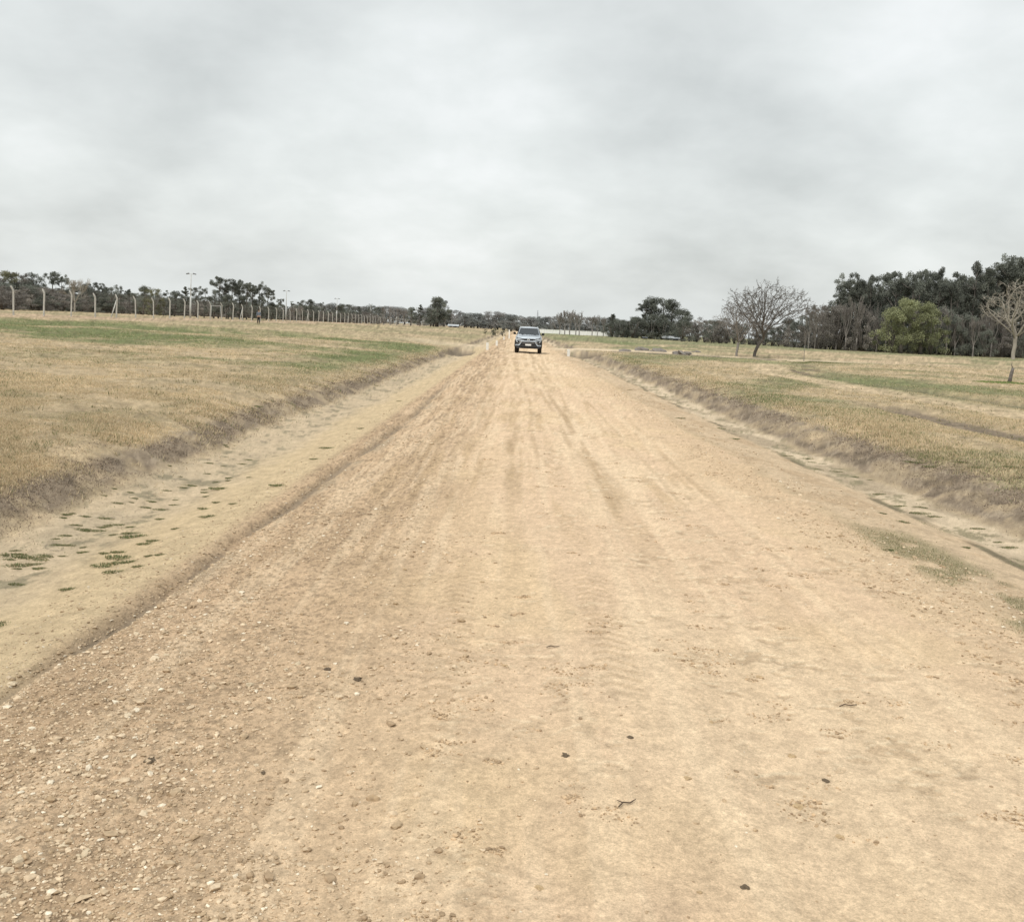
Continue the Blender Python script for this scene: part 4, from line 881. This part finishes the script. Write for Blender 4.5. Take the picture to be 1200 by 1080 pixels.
def shed(px, Y, L_, h, lab, rot=0):
    q = atY(px, 0, Y); e = empty('shed', (q.x, Y, z1(q.x, Y)-.05), rot); d = 5 if L_ > 2 else 1.2
    mb = MB(); mb.box((0, 0, h/2), (L_, d, h)); mb.build('wall', M_WALL if L_ < 3 else M_SHED, e)
    mb = MB(); mb.prism([(-d/2-.3, h), (d/2+.3, h), (0, h+.16*d)], -L_/2-.3, L_/2+.3, 0); o = mb.build('roof', M_ROOF, e); o.location.z = .01
    for k in range(max(2, int(L_/4))):
        mb = MB(); mb.box((-L_/2+(k+.5)*L_/max(2, int(L_/4)), -d/2-.02, h*.55), (.9, .06, .8)); mb.build('window', M_DARK, e)
    mb = MB(); mb.box((L_*.12, -d/2-.02, h*.38), (1.0, .05, h*.76)); mb.build('door', M_DARK, e)
    tag(e, lab, 'shed')
shed(740, 345, 4, 1.5, 'small pale roofed shed between the conifer and the big dense trees'); shed(809, 312, 6.0, .7, 'low pale roofed shed right of the big dense trees'); shed(968, 231, 5, 1.5, 'small white shed seen at the left end of the right hand wood'); shed(547, 430, 4.5, .6, 'long low roof beyond the left field near the far treeline')
shed(777.5, 300, .9, .5, 'tiny white hut at the foot of the big dense trees')
# antenna mast
q = atY(630.3, 363, 900); e = empty('antenna_mast', (q.x, 900, 0)); tag(e, 'thin antenna mast above the distant treeline right of the car', 'mast'); zt = q.z
mb = MB()
for k in range(3): a = k*2.09; mb.tube([(math.cos(a)*.8, math.sin(a)*.8, 0), (math.cos(a)*.35, math.sin(a)*.35, zt-3)], .16, 4)
for k in range(12): z = zt*k/13; mb.tube([(.7, 0, z), (-.4, .6, z+1), (-.4, -.6, z+2), (.7, 0, z+2.5)], .08, 3)
mb.build('lattice', M_LAMP, e); mb = MB(); mb.tube([(0, 0, zt-3), (0, 0, zt)], .1, 5); mb.build('aerial', M_LAMP, e)

# ------------------------------------------------------------------ the car
def car():
    px, py = 618.6, 414.2; q = ground_at(px, py)
    e = empty('pickup_style_car', (q.x, q.y+.35, z1(q.x, q.y+.9)+.0), -.02); e.name = 'suv'
    tag(e, 'silver suv with black grille driving towards the viewer on the dirt road', 'car')
    PAINT = noise_mat('silver_car_paint', (.42,.46,.50), (.50,.54,.58), 2, .28, metallic=.35, spec=.5, coat=.6)
    BLK = noise_mat('black_plastic', (.012,.012,.013), (.03,.03,.032), 20, .55, spec=.3); RUB = noise_mat('dusty_tyre_rubber', (.02,.018,.016), (.055,.045,.038), 12, .9)
    GLASS = noise_mat('windscreen_glass', (.012,.015,.018), (.022,.027,.03), 1.5, .12, spec=.5, coat=.15); CHR = noise_mat('chrome_trim', (.6,.62,.64), (.75,.77,.78), 5, .15, metallic=.9, spec=.5)
    LENS = noise_mat('headlight_lens', (.28,.31,.34), (.6,.64,.68), 30, .08, metallic=.3, spec=.8, coat=.8); PLATE = noise_mat('plate_white', (.7,.7,.68), (.8,.8,.79), 9, .5); RIM = noise_mat('alloy_grey', (.22,.22,.23), (.4,.4,.41), 9, .35, metallic=.7)
    def loft(name, secs, m, par=e, cap=True, sub=0):
        n = len(secs[0][1]); vs = []; fs = []
        for y, pr in secs:
            full = pr+[(-x, z) for x, z in pr[::-1]]; vs += [(x, y, z) for x, z in full]
        k = 2*n
        for i in range(len(secs)-1):
            for j in range(k): fs.append((i*k+j, i*k+(j+1) % k, (i+1)*k+(j+1) % k, (i+1)*k+j))
        if cap: fs += [tuple(range(k))[::-1], tuple((len(secs)-1)*k+j for j in range(k))]
        mb = MB(); mb.add(vs, fs, True); o = mb.build(name, m, par)
        if sub: 
            md = o.modifiers.new('s', 'SUBSURF'); md.levels = sub; md.render_levels = sub
        return o
    # lower body : y from 0 (nose) to 4.75 (tail); profile from bottom centre outwards to top centre, (x,z)
    def sec(y, wb, w, wt, zb, zm, zs, zt): return (y, [(.01, zb), (wb*.8, zb), (wb, zb+.04), (w, zm), (w*.992, zs), (wt, zt-.015), (wt*.7, zt), (.01, zt+.015)])
    loft('body', [sec(.03,.66,.78,.62,.42,.66,.98,1.03), sec(.10,.74,.86,.72,.40,.66,1.03,1.09), sec(.35,.78,.905,.76,.40,.70,1.06,1.15), sec(.9,.80,.925,.78,.38,.75,1.12,1.22), sec(1.35,.80,.93,.80,.36,.75,1.15,1.27), sec(1.5,.80,.93,.86,.36,.75,1.16,1.27), sec(2.6,.80,.93,.87,.36,.75,1.17,1.27), sec(3.8,.80,.93,.87,.38,.75,1.19,1.28), sec(4.5,.78,.91,.84,.44,.78,1.18,1.28), sec(4.72,.70,.84,.74,.52,.78,1.12,1.20)], PAINT, sub=1)
    def cab(y, w, wt, zb, zt): return (y, [(.01, zb), (w, zb), (w*.97+wt*.03, zb+.1*(zt-zb)), (wt+.02, zt-.06), (wt-.05, zt-.005), (.01, zt+.02)])
    loft('cabin', [cab(1.28,.80,.79,1.20,1.23), cab(1.95,.82,.64,1.20,1.74), cab(2.3,.83,.65,1.20,1.80), cab(3.2,.83,.66,1.20,1.82), cab(4.2,.82,.64,1.20,1.77), cab(4.62,.80,.62,1.20,1.62), cab(4.70,.78,.70,1.20,1.28)], PAINT)
    # windscreen pane (slightly proud of the raked front)
    def pane(name, pts, m, par=e, th=.008, n=None):
        pts = [Vector(p) for p in pts]; nn = (pts[1]-pts[0]).cross(pts[2]-pts[0]).normalized() if n is None else Vector(n)
        c = len(pts); mb = MB(); mb.add([p+nn*th for p in pts]+[p-nn*th for p in pts], [tuple(range(c)), tuple(range(2*c-1, c-1, -1))]+[(i, (i+1) % c, c+(i+1) % c, c+i)[::-1] for i in range(c)]); return mb.build(name, m, par)
    ws = pane('windshield', [(-.735, 1.335, 1.275), (.735, 1.335, 1.275), (.60, 1.915, 1.715), (-.60, 1.915, 1.715)], GLASS, th=.02)
    for s in (-1, 1):
        mb = MB(); mb.tube([(s*.5, 1.31, 1.285), (s*.05, 1.36, 1.32)], .012, 5); mb.build('wiper', BLK, ws)
        mb = MB(); 
        for (ya, yb, yc, yd) in ((1.55, 2.02, 2.45, 2.45), (2.52, 2.52, 3.35, 3.35), (3.42, 3.42, 4.2, 4.05)):
            z0 = 1.28; z1_ = 1.70; pane('side_window', [(s*.835, ya, z0), (s*.835, yc, z0), (s*.685, yd, z1_), (s*.685, yb, z1_)], GLASS, th=.012)
        # mirrors
        mb = MB(); mb.box((0, 0, 0), (.20, .13, .17), None, .04); mi = mb.build('mirror', BLK, e); mi.location = (s*1.00, 1.52, 1.34)
        mb = MB(); mb.tube([(s*.84, 1.5, 1.25), (s*.95, 1.5, 1.29)], .025, 6); mb.build('mirror_arm', BLK, mi); 
        o = mi.children[0]; o.location = (-s*1.00, -1.52, -1.34)
        # doors as seams and handles
        for y0, y1_ in ((1.62, 2.5), (2.54, 3.4)):
            dr = pane('door', [(s*.928, y0, .50), (s*.928, y1_, .50), (s*.925, y1_, 1.07), (s*.925, y0, 1.07)], PAINT, th=.006)
            mb = MB(); mb.box((s*.94, y1_-.16, .98), (.03, .16, .03), None, .01); mb.build('handle', CHR, dr)
        FN = (0, -1, 0)
        pane('headlight', [(s*.46, .00, .955), (s*.70, .05, .945), (s*.90, .25, .965), (s*.905, .34, 1.06), (s*.68, .08, 1.035), (s*.50, .02, .995)], LENS, th=.07, n=FN)
        pane('fog_light_surround', [(s*.52, -.01, .60), (s*.70, .02, .60), (s*.905, .26, .60), (s*.915, .27, .84), (s*.72, .05, .86), (s*.60, .0, .80)], BLK, th=.06, n=FN)
        pane('bumper_blade', [(s*.62, -.02, .52), (s*.88, .16, .50), (s*.90, .18, .57), (s*.72, .02, .64), (s*.52, -.03, .80), (s*.42, -.03, .80)], PAINT, th=.09, n=FN)
        mb = MB(); mb.tube([(s*.76, .06, .75), (s*.76, -.03, .75)], .04, 12); mb.build('fog_light', LENS, e)
        mb = MB(); mb.tube([(s*.60, 2.1, 1.80), (s*.62, 2.3, 1.835), (s*.62, 3.9, 1.84), (s*.61, 4.15, 1.80)], .022, 6); mb.build('roof_rail', CHR, e)
        mb = MB(); mb.box((s*.90, 2.35, .36), (.14, 1.7, .06), None, .02); mb.build('side_step', BLK, e)
        # arches
        for yw in (.92, 3.68):
            mb = MB(); mb.tube([(s*.915, yw+.47*math.cos(t), .40+.47*math.sin(t)) for t in np.linspace(0.05, math.pi-.05, 12)], .045, 6); mb.build('wheel_arch', BLK, e)
            w = empty('wheel', (0, 0, 0)); bpy.data.objects.remove(w)
            mb = MB(); prof = [(.24, -.13), (.34, -.135), (.385, -.10), (.392, 0), (.385, .10), (.34, .135), (.24, .13)]; vs = []; fs = []; nn = 28
            for k in range(nn):
                a = 2*math.pi*k/nn
                for rr, xx in prof: vs.append((xx, rr*math.cos(a), rr*math.sin(a)))
            P_ = len(prof)
            for k in range(nn):
                for j in range(P_-1): fs.append((k*P_+j, k*P_+j+1, ((k+1) % nn)*P_+j+1, ((k+1) % nn)*P_+j))
            mb.add(vs, fs, True); wh = empty('wheel', (s*.80, yw, .392)); wh.parent = e; mb.build('tyre', RUB, wh)
            mb = MB(); mb.tube([(s*.06, 0, 0), (s*.09, 0, 0)], .24, 24)
            for k in range(6): a = k*math.pi/3; mb.box((s*.10, math.cos(a)*.12, math.sin(a)*.12), (.03, .05, .22), Matrix.Rotation(a-math.pi/2, 3, 'X'))
            mb.build('rim', RIM, wh)
    # grille, lower intake, plate, emblem, skid
    FN = (0, -1, 0)
    gr = pane('grille', [(-.30, -.01, .885), (.30, -.01, .885), (.50, .0, .965), (.50, .01, 1.0), (-.50, .01, 1.0), (-.50, .0, .965)], BLK, th=.06, n=FN)
    for s in (-1, 1): pane('grille_wing', [(s*.50, .01, 1.0), (s*.50, .01, 1.025), (s*.86, .17, 1.09), (s*.86, .16, 1.065)], BLK, th=.08, n=FN)
    for z in (.91, .935, .975): mb = MB(); mb.box((0, -.072, z), (.60, .01, .008)); mb.build('grille_bar', BLK, gr)
    mb = MB()
    def oval(rx, rz, cx, cz, rad): mb.tube([(cx+rx*math.cos(t), -.080, cz+rz*math.sin(t)) for t in np.linspace(0, 2*math.pi, 20)], rad, 5, False)
    oval(.085, .055, 0, .945, .011); oval(.03, .052, 0, .945, .008); oval(.055, .022, 0, .970, .008); mb.build('emblem', CHR, gr)
    pane('front_trim', [(-.46, -.02, .805), (.46, -.02, .805), (.60, .0, .855), (.50, .0, .90), (-.50, .0, .90), (-.60, .0, .855)], PAINT, th=.055, n=FN)
    li = pane('lower_grille', [(-.66, -.02, .46), (.66, -.02, .46), (.44, -.03, .80), (-.44, -.03, .80)], BLK, th=.045, n=FN)
    for z in (.51, .66, .70, .74, .77): mb = MB(); mb.box((0, -.082, z), (1.16-(z-.46)*1.25, .01, .012)); mb.build('grille_bar', RIM, li)
    pane('bumper', [(-.74, .02, .33), (.74, .02, .33), (.88, .06, .44), (.84, .04, .50), (-.84, .04, .50), (-.88, .06, .44)], BLK, th=.11, n=FN)
    pane('skid_plate', [(-.42, -.07, .34), (.42, -.07, .34), (.50, -.10, .42), (-.50, -.10, .42)], BLK, th=.03, n=FN)
    pane('license_plate', [(-.20, -.10, .53), (.20, -.10, .53), (.20, -.10, .64), (-.20, -.10, .64)], PLATE, th=.008, n=FN)
    # under body and inner sill
    mb = MB(); mb.box((0, 2.4, .42), (1.3, 4.0, .14)); mb.build('underbody', BLK, e)
    mb = MB(); mb.tube([(-.7, .92, .39), (.7, .92, .39)], .05, 8); mb.tube([(-.7, 3.68, .39), (.7, 3.68, .39)], .05, 8); mb.build('axle', BLK, e)
    mb = MB(); mb.box((0, 1.75, 1.12), (1.35, .25, .14), None, .04); mb.build('dashboard', BLK, e)
    for s in (-1, 1): pane('tail_light', [(s*.70, 4.72, .95), (s*.86, 4.66, .95), (s*.86, 4.66, 1.08), (s*.70, 4.72, 1.08)], noise_mat('tail_lens_red', (.3,.02,.02), (.4,.03,.03), 5, .2), th=.02, n=(0, 1, 0))
    return e
car()

# ------------------------------------------------------------------ the person
def person():
    Y = 118.; q = atY(303, 377, Y); z = z1(q.x, Y); rt = empty('person', (q.x, Y, z), .5); tag(rt, 'person in dark clothes with light top standing before the fence posts', 'person')
    SKIN = noise_mat('skin', (.38,.24,.17), (.45,.29,.21), 9, .6); TROU = noise_mat('dark_trousers', (.015,.016,.02), (.03,.032,.038), 20); TOP = noise_mat('blue_grey_top', (.13,.15,.19), (.20,.23,.28), 20); HAIR = noise_mat('dark_hair', (.02,.015,.01), (.04,.03,.02), 30); SHOE = noise_mat('black_shoe', (.012,.012,.012), (.03,.03,.03), 30)
    def skin(name, nodes, edges, m, par, sub=2, root=0):
        me = bpy.data.meshes.new(name); me.from_pydata([n[:3] for n in nodes], edges, []); o = add_obj(name, me, par, m)
        md = o.modifiers.new('skin', 'SKIN'); md.use_smooth_shade = True; s = o.modifiers.new('sub', 'SUBSURF'); s.levels = sub; s.render_levels = sub
        for i, n in enumerate(nodes): me.skin_vertices[0].data[i].radius = (n[3], n[4] if len(n) > 4 else n[3]); me.skin_vertices[0].data[i].use_root = (i == root)
        return o
    # body: pelvis root, spine, neck, head, arms (folded forward slightly), legs, fingers
    nd = [(0,0,.93,.14,.10),(0,0,1.12,.125,.09),(0,.0,1.33,.15,.10),(0,.0,1.46,.06),(0,-.01,1.54,.052),(0,-.015,1.62,.082,.095),(0,-.01,1.71,.075,.085)]; ed = [(0,1),(1,2),(2,3),(3,4),(4,5),(5,6)]
    for s in (-1, 1):
        b = len(nd); nd += [(s*.17,0,1.40,.055),(s*.22,.02,1.14,.042),(s*.19,-.10,.92,.030),(s*.185,-.13,.86,.026,.034)]; ed += [(2,b),(b,b+1),(b+1,b+2),(b+2,b+3)]
        for k, (dx, L_) in enumerate(((-.026,.065),(-.009,.078),(.009,.073),(.025,.058))):
            c = len(nd); nd += [(s*.185+dx, -.145, .82, .009), (s*.185+dx, -.150, .82-L_*.5, .008), (s*.185+dx, -.143, .82-L_, .007)]; ed += [(b+3,c),(c,c+1),(c+1,c+2)]
        c = len(nd); nd += [(s*.15,-.155,.835,.010),(s*.145,-.165,.80,.008)]; ed += [(b+3,c),(c,c+1)]
        b = len(nd); nd += [(s*.09,0,.86,.09),(s*.10,-.01,.50,.06),(s*.11,.02,.12,.04),(s*.11,.02,.05,.042),(s*.12,-.13,.035,.035)]; ed += [(0,b),(b,b+1),(b+1,b+2),(b+2,b+3),(b+3,b+4)]
    body = skin('body', nd, ed, SKIN, rt)
    skin('shirt', [(0,0,.98,.155,.115),(0,0,1.15,.145,.105),(0,0,1.34,.165,.115),(0,0,1.455,.075),(-.19,0,1.40,.068),(-.24,.02,1.14,.055),(-.205,-.09,.95,.042),(.19,0,1.40,.068),(.24,.02,1.14,.055),(.205,-.09,.95,.042)], [(0,1),(1,2),(2,3),(2,4),(4,5),(5,6),(2,7),(7,8),(8,9)], TOP, body)
    skin('trousers', [(0,0,.94,.155,.115),(.09,0,.84,.10),(.10,-.01,.50,.075),(.11,.02,.10,.062),(-.09,0,.84,.10),(-.10,-.01,.50,.075),(-.11,.02,.10,.062)], [(0,1),(1,2),(2,3),(0,4),(4,5),(5,6)], TROU, body)
    for s in (-1, 1): skin('shoe', [(s*.11,.05,.05,.05,.05),(s*.11,-.03,.045,.048,.048),(s*.12,-.15,.035,.042,.034)], [(0,1),(1,2)], SHOE, body)
    skin('hair', [(0,.03,1.70,.085,.09),(0,.0,1.735,.085,.07),(0,-.05,1.74,.06,.04),(0,.06,1.62,.07,.05)], [(0,1),(1,2),(0,3)], HAIR, body)
    mb = MB()
    mb.tube([(0,-.108,1.645), (0,-.128,1.605), (0,-.108,1.598)], [.008, .013, .006], 6)
    for s in (-1, 1): mb.tube([(s*.083,.0,1.655), (s*.095,.008,1.625), (s*.083,0,1.595)], [.008, .014, .007], 6)
    mb.build('nose_and_ears', SKIN, body)
    for s in (-1, 1): mb = MB(); mb.tube([(s*.032,-.098,1.64), (s*.032,-.108,1.64)], [.011, .007], 8); mb.build('eye', HAIR, body)
    mb = MB(); mb.tube([(-.022,-.105,1.565), (0,-.113,1.563), (.022,-.105,1.565)], .006, 6); mb.build('mouth', noise_mat('lips', (.30,.12,.10), (.34,.15,.12), 9), body)
person()

# ------------------------------------------------------------------ sky and sun
SUN_EL, SUN_AZ = 52, 215     # degrees; azimuth clockwise from +Y
w = bpy.data.worlds.new('World'); sc.world = w; w.use_nodes = True; nt = w.node_tree; L = nt.links.new
bg = nt.nodes['Background']; out = nt.nodes['World Output']
sky = N(nt, 'ShaderNodeTexSky', sky_type='NISHITA'); sky.sun_disc = False; sky.sun_elevation = R(SUN_EL); sky.sun_rotation = R(SUN_AZ); sky.air_density = 1.5; sky.dust_density = 3
tc = N(nt, 'ShaderNodeTexCoord'); sp = N(nt, 'ShaderNodeSeparateXYZ'); L(tc.outputs['Generated'], sp.inputs[0])
def M(op, a, b=None, c=None):
    n = N(nt, 'ShaderNodeMath', operation=op)
    for i, v in enumerate((a, b, c)):
        if v is None: continue
        if isinstance(v, (int, float)): n.inputs[i].default_value = v
        else: L(v, n.inputs[i])
    return n.outputs[0]
def MR(src, a, b, c, d, smooth=False):
    n = N(nt, 'ShaderNodeMapRange'); 
    if smooth: n.interpolation_type = 'SMOOTHSTEP'
    for i, v in zip((1, 2, 3, 4), (a, b, c, d)): n.inputs[i].default_value = v
    L(src, n.inputs[0]); return n.outputs[0]
zc = M('ADD', M('MAXIMUM', sp.outputs['Z'], 0), .38)
cx = M('DIVIDE', sp.outputs['X'], zc); cy = M('DIVIDE', sp.outputs['Y'], zc); cv = N(nt, 'ShaderNodeCombineXYZ'); L(cx, cv.inputs[0]); L(cy, cv.inputs[1])
def cn(scale, det, rough, off, dist=.0):
    mp = N(nt, 'ShaderNodeMapping'); mp.inputs['Location'].default_value = off; L(cv.outputs[0], mp.inputs['Vector'])
    n = N(nt, 'ShaderNodeTexNoise'); n.inputs['Scale'].default_value = scale; n.inputs['Detail'].default_value = det; n.inputs['Roughness'].default_value = rough; n.inputs['Distortion'].default_value = dist
    L(mp.outputs[0], n.inputs['Vector']); return n.outputs['Fac']
nA = cn(2.4, 4, .48, (4.3, 2.9, 0), .1); nB = cn(6.0, 7, .55, (7.3, 2.2, 1), .15)
dens = M('ADD', M('MULTIPLY', M('SUBTRACT', nA, .5), .60), M('MULTIPLY', M('SUBTRACT', nB, .5), .36))
def lobe(px, py, k, amp, sx=1):
    d = ray(px, py).normalized(); v = N(nt, 'ShaderNodeVectorMath', operation='DOT_PRODUCT'); L(tc.outputs['Generated'], v.inputs[0]); v.inputs[1].default_value = d
    return M('MULTIPLY', M('POWER', M('MAXIMUM', v.outputs['Value'], 0), k), amp)
acc = dens
for px, py, k, amp in ((590,170,150,.17),(1130,60,90,.13),(1060,285,300,.09),(880,180,60,-.18),(720,120,160,-.04),(150,150,40,-.02),(300,60,60,-.06),(170,230,120,-.07),(80,180,200,.06),(450,240,120,.06),(1190,170,120,-.08)):
    acc = M('ADD', acc, lobe(px, py, k, amp))
cr = N(nt, 'ShaderNodeValToRGB'); L(MR(acc, -.24, .22, 0, 1), cr.inputs['Fac'])
el = cr.color_ramp.elements; el[0].position = 0; el[0].color = (.58, .607, .60, 1); el[1].position = 1; el[1].color = (.90, .92, .92, 1)
x = el.new(.35); x.color = (.69, .718, .71, 1); x = el.new(.62); x.color = (.77, .80, .79, 1)
# towards the horizon the layer evens out to a pale grey
hz = N(nt, 'ShaderNodeMix', data_type='RGBA'); L(MR(sp.outputs['Z'], -.02, .07, .15, 1, True), hz.inputs[0]); hz.inputs[6].default_value = (.73, .765, .755, 1); L(cr.outputs['Color'], hz.inputs[7])
# overcast luminance: brighter towards the zenith
gz = MR(sp.outputs['Z'], .38, 1, 1, 1.75, True); gv = N(nt, 'ShaderNodeVectorMath', operation='SCALE'); L(hz.outputs[2], gv.inputs[0]); L(gz, gv.inputs['Scale'])
sv = N(nt, 'ShaderNodeVectorMath', operation='SCALE'); L(sky.outputs[0], sv.inputs[0]); sv.inputs['Scale'].default_value = .012
ad = N(nt, 'ShaderNodeVectorMath', operation='ADD'); L(gv.outputs[0], ad.inputs[0]); L(sv.outputs[0], ad.inputs[1])
L(ad.outputs[0], bg.inputs['Color']); bg.inputs['Strength'].default_value = 1.0
sd = bpy.data.lights.new('sun', 'SUN'); sd.energy = 2.0; sd.angle = R(16); sd.color = (1, .96, .90); so = bpy.data.objects.new('sun', sd); COL.objects.link(so)
az, elv = R(SUN_AZ), R(SUN_EL); sdir = Vector((math.sin(az)*math.cos(elv), math.cos(az)*math.cos(elv), math.sin(elv))); so.rotation_euler = sdir.to_track_quat('Z', 'Y').to_euler(); so.location = sdir*50
sc.view_settings.view_transform = 'Standard'; sc.view_settings.look = 'None'; sc.view_settings.exposure = 0
sc.render.engine = 'CYCLES'; sc.cycles.max_bounces = 5; sc.cycles.diffuse_bounces = 3; sc.cycles.transparent_max_bounces = 4
